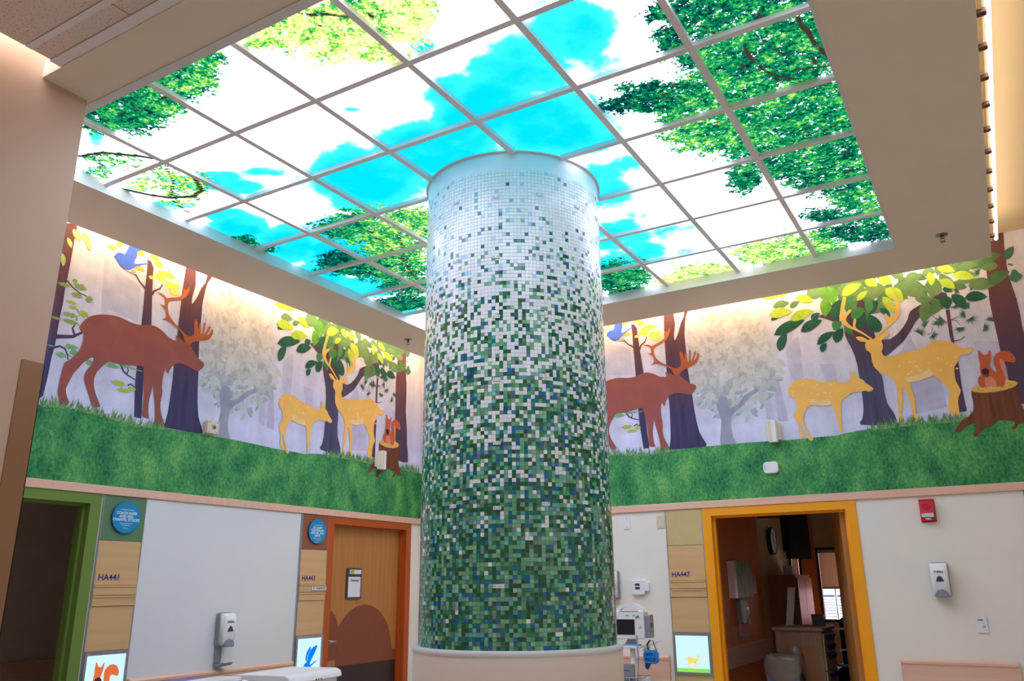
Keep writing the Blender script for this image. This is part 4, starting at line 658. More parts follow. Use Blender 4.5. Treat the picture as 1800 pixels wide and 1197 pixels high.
def build_mural(root, m0, m1, mx):
    lay = [0]
    def flat(name, polys, m, parent=root, split=False, stuff=False):
        """printed shapes: one mesh, or one object per shape when split; layers lie fractions of a millimetre apart"""
        lay[0] += 1; base = -.0020-.00008*lay[0]; out = []; b_ = MB()
        for i, P in enumerate(polys):
            P = clip(P, mx)
            if len(P) < 3: continue
            off = base-2e-6*i
            area = sum(P[k][0]*P[(k+1) % len(P)][1]-P[(k+1) % len(P)][0]*P[k][1] for k in range(len(P)))
            if area < 0: P = P[::-1]
            if split: b_ = MB()
            b_.add([(p[0], off, p[1]) for p in P], [tuple(range(len(P)))])
            if split: out.append(b_)
        if not split and b_.f: out.append(b_)
        lay[0] += int(len(polys)*2e-6/.00008)
        for b_ in out:
            me = bpy.data.meshes.new(name); me.from_pydata(b_.v, [], b_.f); me.materials.append(m)
            o = bpy.data.objects.new(name, me); COL.objects.link(o); o.parent = parent
            if stuff: o['kind'] = 'stuff'
    U = MURAL
    zt = 4.28; zb = 2.305
    box('backing', m0, m1, -.0018, -.0002, zb, zt, PM['mist'], root)
    flat('misty_trunk_print', U['mist_bars'], PM['mbar'], split=True)
    flat('misty_tree_print', [jag_edge(crom(U['mist_crown'], 5))], PM['mcrown'])
    r = random.Random(3); A, B_ = [], []
    crown = U['mist_crown']; cxm = sum(p[0] for p in crown)/len(crown); czm = sum(p[1] for p in crown)/len(crown)
    rx = (max(p[0] for p in crown)-min(p[0] for p in crown))/2; rz = (max(p[1] for p in crown)-min(p[1] for p in crown))/2
    for k in range(420):
        t = r.uniform(0, 2*math.pi); q = math.sqrt(r.random()); x, z = cxm+rx*q*.98*math.cos(t), czm+rz*q*.98*math.sin(t)
        d = r.uniform(0, 6.28); l = r.uniform(.055, .12); (A if k % 2 else B_).append(leafpoly((x, z), (x+l*math.cos(d), z+l*math.sin(d)), l*.45))
    flat('misty_leaf_print', A, PM['mleaf'], stuff=True); flat('misty_leaf_print', B_, PM['mleaf2'], stuff=True)
    flat('misty_trunk_print', [crom(U['mist_trunk'])], PM['mtrunk'])
    flat('tree_print', [crom(U['edge_tree'], 2)], PM['trunk'])
    flat('branch_print', [strokepoly(p, w) for p, w in U['edge_branches']], PM['trunk'], split=True)
    flat('tree_print', [U['thin_tree']], PM['trunk'])
    flat('branch_print', [strokepoly(p, w) for p, w in U['thin_branches']], PM['trunk'], split=True)
    for c in ('yellow', 'olive', 'lime', 'leafgreen', 'ochre'):
        flat('foliage_print', [jagpoly(a, x, z, i*7+3) for i, (a, x, z, q) in enumerate(U['jag']) if q == c], PM[c], split=True)
    flat('tree_print', [crom(U['big_tree'], 2)], PM['trunk'])
    flat('tree_print', [crom(U['leaf_tree'], 2)], PM['trunk2'])
    flat('tree_print', [U['pine_trunk']], PM['trunk3'])
    flat('branch_print', [strokepoly(p, w) for p, w in U['pine_branches']], PM['trunk3'], split=True)
    fans = []
    for i, (x, z, rr) in enumerate(U['pine']):
        q = random.Random(i); a0 = q.uniform(0, 360)
        for k in range(15):
            a = math.radians(a0+k*14+q.uniform(-5, 5)); l = rr*q.uniform(.9, 1.5); w = .004
            fans.append([(x-math.sin(a)*w, z+math.cos(a)*w), (x+math.sin(a)*w, z-math.cos(a)*w), (x+l*math.cos(a), z+l*math.sin(a)*.9)])
    flat('pine_needle_print', fans, PM['pine'], stuff=True)
    flat('branch_print', [crom(U['leaf_branch'], 2), U['leaf_branch2']], PM['trunk2'], split=True)
    flat('tree_print', [crom(U['end_tree'], 2)], PM['trunk3'])
    q = random.Random(21); back = []
    for k in range(70):
        x = q.uniform(2.78, 4.22); z = q.uniform(3.80, 4.24); d = q.uniform(0, 6.28); l = q.uniform(.10, .20)
        if x < 3.0 and z < 3.9: continue
        back.append(leafpoly((x, z), (x+l*math.cos(d), z+l*math.sin(d)), l*.55))
    flat('leaf_cluster_print', back[::2], PM['dull'], stuff=True); flat('leaf_cluster_print', back[1::2], PM['dull2'], stuff=True)
    for c in ('dull', 'dark', 'soft', 'mid', 'bright'):
        flat('leaf_print', [leafpoly(a, b_, w) for a, b_, w, q in U['leaves'] if q == c], PM[c], split=True)
    flat('leaf_print', [leafpoly(a, b_, w) for a, b_, w, q in U['edge_leaves']], PM['pale_leaf'], split=True)
    flat('leaf_print', [leafpoly(a, b_, w) for a, b_, w, q in U['end_leaves']], PM['green'], split=True)
    flat('bird_print', [crom(U['bird_wing'])], PM['wing']); flat('bird_print', [crom(U['bird'])], PM['bird'])
    g = U['grass_top']; zl, zr = g[0][1], g[-1][1]
    poly = [(m0, zb), (m0, zl)]+list(g)+[(max(m1, g[-1][0]+.1), zr), (max(m1, g[-1][0]+.1), zb)]
    if mx is None: poly[-1] = (m1, zb); poly[-2] = (m1, zr)
    flat('grass_print', [poly], PM['grass'])
    flat('elk_print', [crom(U['elk'])], PM['elk']); flat('antler_print', [crom(U['elk_antler'], 2)], PM['antler'])
    flat('fawn_print', [crom(U['fawn'])], PM['deer']); flat('belly_print', [crom(U['fawn_belly'])], PM['pale'])
    flat('deer_print', [crom(U['deer'], 2)], PM['deer']); flat('belly_print', [crom(U['deer_belly'])], PM['pale'])
    flat('antler_print', [crom(U['antlerL'], 2)], PM['deer']); flat('antler_print', [crom(U['antlerR'], 2)], PM['deer'])
    sp = []
    q = random.Random(5)
    for poly_, n, (fz0, fz1), (fx0, fx1) in ((U['fawn'], 14, (.68, .92), (.05, .55)), (U['deer'], 18, (.50, .64), (.35, .85))):
        xa, xb = min(p[0] for p in poly_), max(p[0] for p in poly_); za, zb2 = min(p[1] for p in poly_), max(p[1] for p in poly_)
        for k in range(n):
            x = xa+(xb-xa)*q.uniform(fx0, fx1); z = za+(zb2-za)*q.uniform(fz0, fz1); sp.append([(x-.014, z), (x, z-.007), (x+.014, z), (x, z+.008)])
    flat('spot_print', sp, PM['spot'], stuff=True)
    tu, tl = [], []
    q = random.Random(9)
    def gz(x):
        for (a, za), (b2, zb2) in zip(g[:-1], g[1:]):
            if a <= x <= b2: return za+(zb2-za)*(x-a)/(b2-a)
        return zl if x < g[0][0] else zr
    for k in range(560):
        x = q.choice((q.uniform(.0, 1.25), q.uniform(2.95, 4.6), q.uniform(3.1, 4.6)))
        z = gz(x)-.012; h = q.uniform(.03, .10); d = q.uniform(-.035, .035); w = q.uniform(.005, .010)
        (tu if k % 3 else tl).append([(x-w, z), (x+w, z), (x+d, z+h)])
    flat('grass_blade_print', tu, PM['tuft'], stuff=True); flat('grass_blade_print', tl, PM['tuft2'], stuff=True)
    flat('stump_print', [crom(U['stump'], 2)], PM['stump']); flat('stump_top_print', [U['stump_top']], PM['stumptop'])
    def ringpoly(P, w=.9):
        cx = sum(p[0] for p in P)/len(P); cz = sum(p[1] for p in P)/len(P)
        out = []
        for i in range(len(P)):
            a, b_ = P[i], P[(i+1) % len(P)]
            out.append([a, b_, (cx+(b_[0]-cx)*w, cz+(b_[1]-cz)*w), (cx+(a[0]-cx)*w, cz+(a[1]-cz)*w)])
        return out
    flat('ring_print', ringpoly(U['ring1'], .95)+ringpoly(U['ring2'], .92), PM['ring'], stuff=True)
    flat('squirrel_print', [crom(U['squirrel'])], PM['squirrel']); flat('belly_print', [crom(U['sq_belly']), crom(U['sq_tail'])], PM['sqbelly'], split=True)
    flat('acorn_print', [U['acorn2']], PM['acorn2']); flat('acorn_print', [crom(U['acorn'])], PM['acorn'])

mur = empty('wall_mural', (XW, 0, 0), HP)
tag(mur, 'forest mural whose whole brown elk faces the column, on the left wall', 'mural', 'forest murals')
build_mural(mur, -.66, YW-.009, YW-.009)
mur2 = empty('wall_mural', (A0, YW, 0), 0); mur2.scale = (B0, 1, 1)
tag(mur2, 'forest mural whose elk is cut off by the column, on the right wall', 'mural', 'forest murals')
build_mural(mur2, (XW+.0005-A0)/B0, (6.99-A0)/B0, None)

# ------------------------------------------------------------------ wood ledge under the murals
t1 = box('trim_1', XW-.0, XW+.022, -.66, YW-.001, 2.245, 2.304, M['trimy'], None, .003); struct(t1, 'pale wood ledge under the left mural')
t2 = box('trim_2', XW+.02, 6.99, YW-.022, YW, 2.245, 2.306, M['trim'], None, .003); struct(t2, 'pale wood ledge under the right mural')

# corner guard
g = tag(empty('corner_guard', (.9, -.67, .1)), 'bronze metal corner guard on the tan wall edge in the left foreground', 'corner guard')
box('side_plate', .0005, .004, -.10, .004, 0, 2.5, M['steel'], g); box('end_plate', -.10, .004, .0005, .004, 0, 2.5, M['steel'], g)

# ------------------------------------------------------------------ doors
def door_frame(name, loc, rz, w, m, label, face=.06, depth=T):
    """origin at the left bottom corner of the opening as seen from the hall"""
    e = empty(name, loc, rz); struct(e, label)
    for nm, x0, x1, z0, z1 in (('jamb', -face, 0, 0, DH+face), ('jamb', w, w+face, 0, DH+face), ('head', 0, w, DH, DH+face)):
        o = MB().box(x0, x1, -.012, 0, z0, z1).build(nm, m, e, .002)
    for nm, x0, x1, z0, z1 in (('reveal', -.001, .022, 0, DH), ('reveal', w-.022, w+.001, 0, DH), ('reveal', .022, w-.022, DH-.022, DH+.001)):
        MB().box(x0, x1, -.012, depth+.004, z0, z1).build(nm, m, e)
    for nm, x0, x1, z0, z1 in (('stop', .022, .04, 0, DH-.022), ('stop', w-.04, w-.022, 0, DH-.022), ('stop', .04, w-.04, DH-.04, DH-.022)):
        MB().box(x0, x1, .045, .075, z0, z1).build(nm, m, e)
    return e
d1 = door_frame('door_1', (XW, G0, 0), HP, G1-G0, M['green'], 'green door frame of the dark room at the left')
d2 = door_frame('door_2', (XW, O0, 0), HP, O1-O0, M['orange'], 'orange door frame with a wooden door, left of the column')
W2 = O1-O0
leaf = box('door_leaf', .024, W2-.024, .078, .12, .01, DH-.024, M['door'], d2)
def hill(cx, cz, r, zlo, x0, x1, y):
    P = []
    for k in range(25):
        x = x0+(x1-x0)*k/24; P.append((x, max(zlo+.002, cz+math.sqrt(max(0, r*r-(x-cx)**2)))))
    return MB().prism([(x0, zlo)]+P+[(x1, zlo)], y, y+.001, 'y')
hill(.60, 1.01, .43, .905, .22, W2-.026, .0765).build('hill_panel', M['doorhill'], leaf)
hill(.03, 1.21, .21, .96, .026, .235, .0768).build('hill_panel', M['doorhill'], leaf)
box('kick_plate', .026, W2-.026, .0755, .078, .02, .905, M['kick'], leaf)
lk = MB().rbox(.045, .10, .062, .078, 1.10, 1.20, .008).build('lock_plate', M['dgrey'], leaf)
MB().lathe([(.012, 0), (.012, .05)], c=(.075, .062, 1.13), n=12, axis='y').tube([(.075, .015, 1.13), (.15, .018, 1.128)], .009).build('lever', M['alu'], lk)
d3 = door_frame('door_3', (Y0, YW, 0), 0, Y1-Y0, M['amber'], 'amber yellow door frame of the open room at the right')
d4 = door_frame('door_4', (R0, YW, 0), 0, R1-R0, M['greyframe'], 'grey door frame at the far right')
box('door_leaf', .024, R1-R0-.024, .078, .12, .01, DH-.024, M['door'], d4)
# amber door leaf, swung open into the room
e = empty('leaf_hinge', (Y1-Y0-.03, .085, 0), math.radians(180-77)); e.parent = d3
lf_ = MB().box(0, 1.10, 0, .044, .01, DH-.03).build('door_leaf', M['door'], d3)
lf_.location = (Y1-Y0-.045, .085, 0); lf_.rotation_euler = (0, 0, math.radians(103))
bpy.data.objects.remove(e)
lv = MB().lathe([(.026, 0), (.026, .012)], c=(1.03, .046, 1.02), n=16, axis='y').build('rose', M['alu'], lf_)
MB().tube([(1.03, .046, 1.02), (1.03, .10, 1.02), (.93, .10, 1.02)], .009).build('lever', M['alu'], lf_)
for z in (.3, 1.15, 2.0):
    box('hinge', Y1-Y0-.030, Y1-Y0-.0215, .078, .10, z-.055, z+.055, M['alu'], d3)

# ------------------------------------------------------------------ room signs
M['backlit'] = emit('lightbox_glow', (.62, .90, 1.0), LBOX)
def figure(parent, polys, m, x0, z0, w, h, y, name='figure', flip=False):
    xs_ = [p[0] for P in polys for p in P]; zs_ = [p[1] for P in polys for p in P]
    a, b_, c, d = min(xs_), max(xs_), min(zs_), max(zs_); bld = MB()
    for P in polys:
        Q_ = [(x0+w*((b_-p[0]) if flip else (p[0]-a))/(b_-a), y, z0+h*(p[1]-c)/(d-c)) for p in P]
        bld.add(Q_, [tuple(range(len(Q_)))])
    me = bpy.data.meshes.new(name); me.from_pydata(bld.v, [], bld.f); me.materials.append(m)
    o = bpy.data.objects.new(name, me); COL.objects.link(o); o.parent = parent; return o
GM = dict(sq=emit('glow_squirrel', (.72, .15, .05), LBOX), pale=emit('glow_squirrel_pale', (.9, .55, .35), LBOX), bird=emit('glow_bird', (.0, .22, .95), LBOX), deer=emit('glow_deer', (.95, .68, .16), LBOX), grass=emit('glow_grass', (.25, .75, .12), LBOX), ink=emit('glow_dark', (.06, .02, .04), LBOX))
def sign(loc, rz, number, top, plaque, pic, label):
    e = empty('room_sign_column', loc, rz); tag(e, label, 'room sign', 'room sign columns')
    w = .326
    box('edge_strip', -.008, 0, -.012, -.0002, .1, 2.244, M['alu'], e); box('edge_strip', w, w+.008, -.012, -.0002, .1, 2.244, M['alu'], e)
    box('colour_square', 0, w, -.010, -.0002, 1.935, 2.244, M[top], e)
    box('panel', 0, w, -.010, -.0002, 1.72, 1.931, M['maple'], e)
    npl = box('number_plate', 0, w, -.016, -.0002, 1.634, 1.72, M['maple'], e)
    text(number, .058, (.105, -.0168, 1.683), M['navyink'], npl, sx=1.0)
    for z0, z1 in ((1.567, 1.632), (1.496, 1.563)):
        r_ = box('rail', 0, w, -.018, -.0002, z0, z1-.012, M['maple'], e); box('rail_lip', 0, w, -.024, -.0002, z1-.012, z1, M['maple'], r_)
    box('panel', 0, w, -.010, -.0002, 1.205, 1.494, M['maple'], e)
    lb = MB().box(0, .018, -.022, -.0002, .865, 1.203).box(w-.018, w, -.022, -.0002, .865, 1.203).box(.018, w-.018, -.022, -.0002, 1.178, 1.203).box(.018, w-.018, -.022, -.0002, .865, .885).build('light_box', M['alu'], e)
    box('screen', .018, w-.018, -.015, -.0002, .885, 1.178, M['backlit'], lb)
    box('panel', 0, w, -.010, -.0002, .1, .863, M[top if top == 'sqstraw' else 'maple'], e)
    if plaque:
        pq = MB().lathe([(.108, 0), (.112, .004), (.112, .012), (.109, .015)], c=(.172, -.012, 2.095), n=48, axis='y').build('plaque', M['plaqueedge'], e)
        MB().lathe([(.1095, 0), (.1085, .0012)], c=(.172, -.0268, 2.095), n=48, axis='y').build('plaque_face', M['plaque'], pq)
        zz = 2.095+.052
        box('rule', .172-.055, .172+.055, -.0286, -.028, zz, zz+.0035, M['whiteink'], pq)
        for k, t in enumerate(plaque):
            text(t, .027, (.172, -.0284, 2.095+.030-.0235*k), M['whiteink'], pq, sx=.92)
        k = len(plaque)
        for q, hw in enumerate((.05, .03, .02)):
            box('rule', .172-hw, .172+hw, -.0286, -.028, 2.095+.028-.0235*k-.013*q-(.006 if q == 2 else 0), 2.095+.0305-.0235*k-.013*q-(.006 if q == 2 else 0), M['whiteink'], pq)
    S = .0165
    if pic == 'squirrel':
        figure(lb, [crom(MURAL['squirrel'])], GM['sq'], .06, .90, .21, .235, -.0158); figure(lb, [crom(MURAL['sq_belly'])], GM['pale'], .105, .90, .075, .07, -.0161)
        MB().lathe([(.028, 0), (.028, .0003)], c=(.120, -.0158, 1.01), n=16, axis='y').build('figure', GM['ink'], lb)
    elif pic == 'bird':
        B1 = [(.28, .12), (.33, .06), (.42, .02), (.52, .08), (.56, .16), (.80, .32), (.86, .36), (.82, .38), (.60, .26), (.56, .30), (.66, .50), (.78, .70), (.86, .93), (.62, .84), (.46, .60), (.42, .36), (.34, .32), (.27, .22)]
        B2 = [(.42, .36), (.46, .60), (.58, .80), (.56, .92), (.42, .74), (.36, .52)]
        figure(lb, [crom(B1)], GM['bird'], .105, .905, .16, .21, -.0158); figure(lb, [crom(B2)], GM['bird'], .125, .98, .06, .13, -.0156)
    else:
        figure(lb, [crom(MURAL['deer'], 2)], GM['deer'], .095, .905, .135, .125, -.0158, flip=True)
        box('figure', .018, w-.018, -.0156, -.015, .885, .915, GM['grass'], lb)
    return e
sA = sign((XW, .838, 0), HP, 'HA441', 'sqgreen', ['COACH MARK', 'AND MRS.', 'CHANTEL STOOPS'], 'squirrel', 'maple room sign HA441 with green square, blue plaque and glowing squirrel box')
sB = sign((XW, 2.772, 0), HP, 'HA443', 'sqrust', ['DR. CASEY', 'CLATTERLAW', 'AND DR. ALEX', 'JARVIS'], 'bird', 'maple room sign HA443 with rust square, blue plaque and glowing bird box')
sC = sign((1.980, YW, 0), 0, 'HA447', 'sqstraw', None, 'deer', 'maple room sign HA447 with straw square and glowing deer box')
# name strip on HA443
ns = box('name_strip', .145, .327, -.0262, -.0242, 1.582, 1.612, M['white'], sB)
text('D. TRANSUN', .026, (.238, -.0266, 1.597), M['navyink'], ns)

# white laminate panel between the left signs
wp = tag(empty('laminate_wall_covering', (XW, 1.172, 0), HP), 'large white laminate panel between the HA441 and HA443 signs', 'wall panel')
box('sheet', 0, 1.575, -.006, -.0002, .05, 2.243, M['panelwhite'], wp); box('edge_strip', 1.575, 1.587, -.012, -.0002, .05, 2.243, M['alu'], wp)

# crash rails
def crash_rail(loc, rz, w, zt, h, label):
    e = tag(empty('crash_rail', loc, rz), label, 'wall rail')
    MB().prism([(-.002, zt-h), (-.002, zt), (-.03, zt), (-.042, zt-.012), (-.042, zt-.028), (-.034, zt-.036), (-.034, zt-h)], 0, w, 'x').build('rail_board', M['trim'], e)
    box('end_cap', -.006, 0, -.036, -.002, zt-h+.002, zt-.004, M['trim'], e); box('end_cap', w, w+.006, -.036, -.002, zt-h+.002, zt-.004, M['trim'], e)
    return e
crash_rail((XW+.0065, 1.185, 0), HP, 1.545, 1.005, .16, 'pale wood crash rail below the white panel on the left wall')
crash_rail((1.24, YW, 0), 0, .69, 1.01, .2, 'pale wood crash rail behind the patient monitor')
crash_rail((3.775, YW, 0), 0, .76, 1.045, .36, 'wide pale wood crash rail under the wall switch at the right')

# ------------------------------------------------------------------ wall devices
def dispenser(loc, rz, label, tray=True):
    """origin at the centre of the body on the wall"""
    e = tag(empty('soap_dispenser', loc, rz), label, 'dispenser', 'hand sanitizer dispensers')
    MB().rbox(-.062, .062, -.045, -.0005, -.125, .128, .02).build('back_plate', M['grey'], e, .004)
    prof = [(-.045, -.10), (-.075, -.115), (-.098, -.09), (-.105, .03), (-.10, .10), (-.08, .12), (-.045, .122)]
    b_ = MB()
    xs_ = ((-.058, .86), (-.048, .96), (-.03, 1.0), (.03, 1.0), (.048, .96), (.058, .86))
    vs = []; fs = []
    for x, k in xs_:
        for y, z in prof: vs.append((x, -.045+(y+.045)*k, z*(.97+.03*k)))
    n = len(prof)
    for i in range(len(xs_)-1):
        for j in range(n): fs.append((i*n+j, i*n+(j+1) % n, (i+1)*n+(j+1) % n, (i+1)*n+j))
    fs += [tuple(range(n)), tuple((len(xs_)-1)*n+j for j in range(n-1, -1, -1))]
    cv = b_.add(vs, fs, True).build('cover', M['white'], e)
    pb = MB().prism([(-.042, -.125), (.042, -.125), (.046, -.10), (.03, -.075), (0, -.066), (-.03, -.075), (-.046, -.10)], -.112, -.07, 'y').build('push_bar', M['grey'], e, .006)
    MB().prism([(-.028, -.012), (.028, -.012), (.016, .018), (0, .03), (-.016, .018)], -.1065, -.1035, 'y').build('window', M['dgrey'], cv)
    text('PURELL', .020, (0, -.1052, .058), M['navyink'], cv)
    if tray:
        box('drop_plate', -.05, .012, -.012, -.0005, -.24, -.125, M['grey'], e)
        MB().prism([(-.0005, -.262), (-.0005, -.245), (-.04, -.256), (-.10, -.246), (-.115, -.236), (-.118, -.240), (-.10, -.256), (-.04, -.268)], -.055, .04, 'x').build('drip_tray', M['grey'], e)
    return e
dispenser((XW+.006, 1.965, 1.295), HP, 'white sanitizer dispenser with drip tray on the white panel')
dispenser((4.125, YW, 1.615), 0, 'white sanitizer dispenser under the red fire alarm', False)
dispenser((1.435, YW, 1.60), 0, 'white sanitizer dispenser half hidden behind the column', False)

e = tag(empty('fire_alarm', (4.108, YW, 2.13), 0), 'red fire alarm strobe with clear lens beside the amber door', 'fire alarm')
MB().rbox(-.054, .054, -.012, -.0005, -.088, .088, .006).build('back_plate', M['red'], e)
fb = MB().prism([(-.012, -.08), (-.05, -.072), (-.055, -.03), (-.045, .06), (-.012, .085)], -.050, .050, 'x').build('body', M['red'], e, .004)
MB().rbox(-.042, .042, -.062, -.045, -.052, -.022, .006).build('strobe_lens', M['lens'], e)
MB().lathe([(.026, 0), (.03, .002), (.03, .004)], c=(0, -.0475, .028), n=24, axis='y').build('speaker_grille', M['red'], e)
text('FIRE', .022, (0, -.0545, -.066), M['whiteink'], e)

def plate(name, loc, rz, w, h, m, label, cat, depth=.012, parts=()):
    e = tag(empty(name, loc, rz), label, cat)
    p = MB().rbox(-w/2, w/2, -depth, -.0005, -h/2, h/2, min(w, h)*.08).build('cover_plate', m, e, .002)
    for nm, x0, x1, z0, z1, dd, mm in parts: box(nm, x0, x1, -depth-dd, -depth+.0005, z0, z1, mm, e)
    return e
plate('wall_switch', (4.348, YW, 1.30), 0, .074, .118, M['white'], 'white wall switch plate right of the sanitizer dispenser', 'switch', .010, (('toggle', -.006, .006, -.016, .012, .012, M['white']), ('display', -.022, .010, .026, .034, .0015, M['dgrey']), ('indicator', .014, .022, -.022, -.014, .0015, M['dgrey'])))
plate('cover_plate_box', (1.594, YW, 2.152), 0, .066, .116, M['white'], 'white blank plate under the ledge near the column', 'wall plate', .008, (('screw', -.004, .004, .038, .044, .001, M['grey']), ('screw', -.004, .004, -.044, -.038, .001, M['grey'])))
plate('cover_plate_box', (1.922, YW, 2.147), 0, .072, .116, M['offwhite'], 'ivory blank plate beside the HA447 sign', 'wall plate', .008, (('screw', -.004, .004, .038, .044, .001, M['grey']), ('screw', -.004, .004, -.044, -.038, .001, M['grey'])))
e = tag(empty('thermostat', (1.70, YW, 1.578), 0), 'white wall controller with two dark displays above the patient monitor', 'wall controller')
MB().rbox(-.078, .042, -.035, -.0005, -.062, .062, .012).build('body', M['white'], e, .003); MB().rbox(.03, .083, -.028, -.0005, -.032, .04, .006).build('side_module', M['white'], e)
box('display', -.044, .0, -.0365, -.034, .014, .034, M['dgrey'], e); box('display', -.044, .002, -.0365, -.034, -.018, .004, M['dgrey'], e)
e = tag(empty('wall_intercom', (XW+.009, 1.662, 2.851), HP), 'ivory square wall horn with round grille at the foot of the big printed tree', 'wall device')
MB().rbox(-.058, .058, -.045, -.009, -.052, .052, .004).build('body', M['offwhite'], e, .003); box('mount', -.03, .03, -.0095, -.0005, -.03, .03, M['offwhite'], e)
MB().lathe([(.02, 0), (.02, .002)], c=(.006, -.045, 0), n=20, axis='y').build('grille', M['grey'], e)
MB().lathe([(.009, 0), (.009, .004)], c=(.01, -.046, .0), n=12, axis='y').build('cone', M['dgrey'], e)
for sx in (-.038, .042):
    for sz in (-.04, .04): MB().lathe([(.004, 0), (.004, .0015)], c=(sx, -.045, sz), n=8, axis='y').build('screw', M['dgrey'], e)
def antenna(loc, rz, label):
    e = tag(empty('wall_speaker_box', loc, rz), label, 'wall device')
    MB().rbox(-.062, .062, -.02, -.010, -.07, .075, .006).build('wing_plate', M['offwhite'], e); box('mount', -.03, .03, -.0105, -.0005, -.03, .03, M['offwhite'], e)
    MB().rbox(-.033, .037, -.085, -.018, -.095, .092, .006, 'z').build('body', M['white'], e); box('front_strip', -.028, .0, -.0862, -.084, -.09, .087, M['offwhite'], e)
    return e
antenna((XW+.009, 3.77, 2.845), HP, 'white upright wall box in front of the squirrel stump, left mural')
antenna((3.01, YW-.009, 2.857), 0, 'white upright wall box at the grass line behind the fawn, right mural')
e = tag(empty('wall_sensor', (2.957, YW-.009, 2.553), 0), 'white rounded wireless unit on the printed grass of the right mural', 'sensor')
MB().rbox(-.064, .064, -.030, -.0075, -.05, .05, .032, n=8).build('body', M['white'], e, .008); box('mount', -.03, .03, -.008, -.0005, -.03, .03, M['white'], e)
box('face_line', -.052, -.048, -.0308, -.029, -.028, .028, M['grey'], e)

# sign holder on the wooden door
e = tag(empty('paper_holder', (XW-.0765, 3.579, 1.638), HP), 'dark framed paper holder with a white notice on the wooden door', 'notice holder')
MB().rbox(-.106, .106, -.012, -.0005, -.142, .142, .008).build('frame', M['dgrey'], e)
box('notice', -.085, .090, -.0135, -.0118, -.125, .062, M['white'], e); box('header_card', -.07, .095, -.0135, -.0118, .088, .128, M['white'], e)
box('yellow_mark', -.066, -.008, -.0142, -.0132, .090, .126, PM['lime'], e)
text('Director', .034, (.005, -.0142, .028), M['dgrey'], e)

# sprinklers
def sprinkler(loc, label):
    e = tag(empty('sprinkler_head', loc), label, 'sprinkler')
    MB().lathe([(.042, 0), (.038, -.006), (.02, -.010)], n=24).build('escutcheon', M['chrome'], e)
    MB().lathe([(.012, -.008), (.012, -.03), (.008, -.034)], n=12).build('body', M['chrome'], e)
    f = MB()
    for s_ in (-1, 1): f.tube([(.011*s_, 0, -.026), (.016*s_, 0, -.040), (.004*s_, 0, -.052)], .003, 6)
    f.build('yoke', M['chrome'], e)
    MB().lathe([(.004, -.05), (.018, -.054), (.018, -.056), (.004, -.057)], n=16).build('deflector', M['chrome'], e)
sprinkler((4.54, 3.53, ZS), 'chrome sprinkler head under the wide right soffit')
sprinkler((-.285, 3.54, ZS), 'dark sprinkler head under the left soffit near the column')

# ------------------------------------------------------------------ patient monitor on stand
px, py = 1.785, 4.02
e = tag(empty('patient_monitor_stand', (px, py, 0), math.radians(4)), 'white patient monitor on a wheeled stand beside the column', 'medical monitor')
hb = MB()
for k in range(5):
    a = 2*math.pi*k/5+.3; hb.tube([(0, 0, .09), (.26*math.cos(a), .26*math.sin(a), .06)], .018)
hb.build('base', M['white'], e)
for k in range(5):
    a = 2*math.pi*k/5+.3; MB().lathe([(.03, -.012), (.03, .012)], c=(.26*math.cos(a), .26*math.sin(a), .031), n=16, axis='x').build('caster', M['dgrey'], e)
MB().lathe([(.022, .08), (.022, 1.13)], n=16).build('pole', M['white'], e)
mo = MB().rbox(-.125, .125, -.055, .075, 1.17, 1.395, .02).build('monitor', M['white'], e, .008)
P = []
for k in range(13): a = math.pi*k/12; P.append((.115*math.cos(a), 1.39+.065*math.sin(a)))
for k in range(13): a = math.pi*(12-k)/12; P.append((.085*math.cos(a), 1.392+.036*math.sin(a)))
MB().prism(P, -.035, .02, 'y').build('carry_handle', M['white'], mo)
box('handle_inset', -.08, .08, -.0565, -.054, 1.385, 1.392, M['grey'], mo)
box('screen', -.11, .045, -.058, -.054, 1.205, 1.325, M['black'], mo)
box('label', -.03, .0, -.0565, -.054, 1.352, 1.360, M['grey'], mo); box('label', .03, .05, -.0565, -.054, 1.352, 1.360, M['grey'], mo)
MB().tube([(.06, -.06, 1.34), (.085, -.062, 1.352)], .006).build('connector', M['sqgreen'], mo)
MB().lathe([(.011, 0), (.011, .01)], c=(.09, -.054, 1.27), n=12, axis='y').build('connector', M['offwhite'], mo)
sd = MB().rbox(.125, .17, -.03, .07, 1.18, 1.36, .01, 'x').build('side_module', M['grey'], e)
box('port', .168, .173, -.005, .025, 1.26, 1.295, M['dgrey'], sd)
MB().rbox(-.095, .09, -.07, .06, 1.10, 1.118, .03, 'z').build('tray', M['white'], e, .004); MB().rbox(-.075, .07, -.055, .03, 1.118, 1.128, .02, 'z').build('tray_mat', M['blue'], e)
MB().prism([(-.06, 1.125), (.03, 1.125), (.02, 1.17), (-.03, 1.17)], -.03, .04, 'y').build('neck', M['grey'], e)
MB().add([(.10,-.07,1.115),(.23,-.05,1.155),(.235,.05,1.158),(.10,.06,1.118),(.12,-.06,1.105),(.225,-.045,1.147),(.228,.045,1.15),(.12,.055,1.108)], [(0,1,2,3),(7,6,5,4),(0,4,5,1),(1,5,6,2),(2,6,7,3),(3,7,4,0)]).build('side_tray', M['white'], e)
MB().tube([(.09,.0,1.08),(.15,.0,1.11)], .01).build('tray_arm', M['white'], e)
bk = MB()
for z in (.72, .80, .88): bk.tube([(-.11,-.12,z),(.11,-.12,z),(.11,.06,z),(-.11,.06,z),(-.11,-.12,z)], .004, 6)
for x in (-.11,-.06,0,.06,.11): bk.tube([(x,-.12,.72),(x,-.12,.88)], .003, 6)
for y in (-.06,0): bk.tube([(-.11,y,.72),(.11,y,.72)], .003, 6)
bk.build('wire_basket', M['alu'], e)
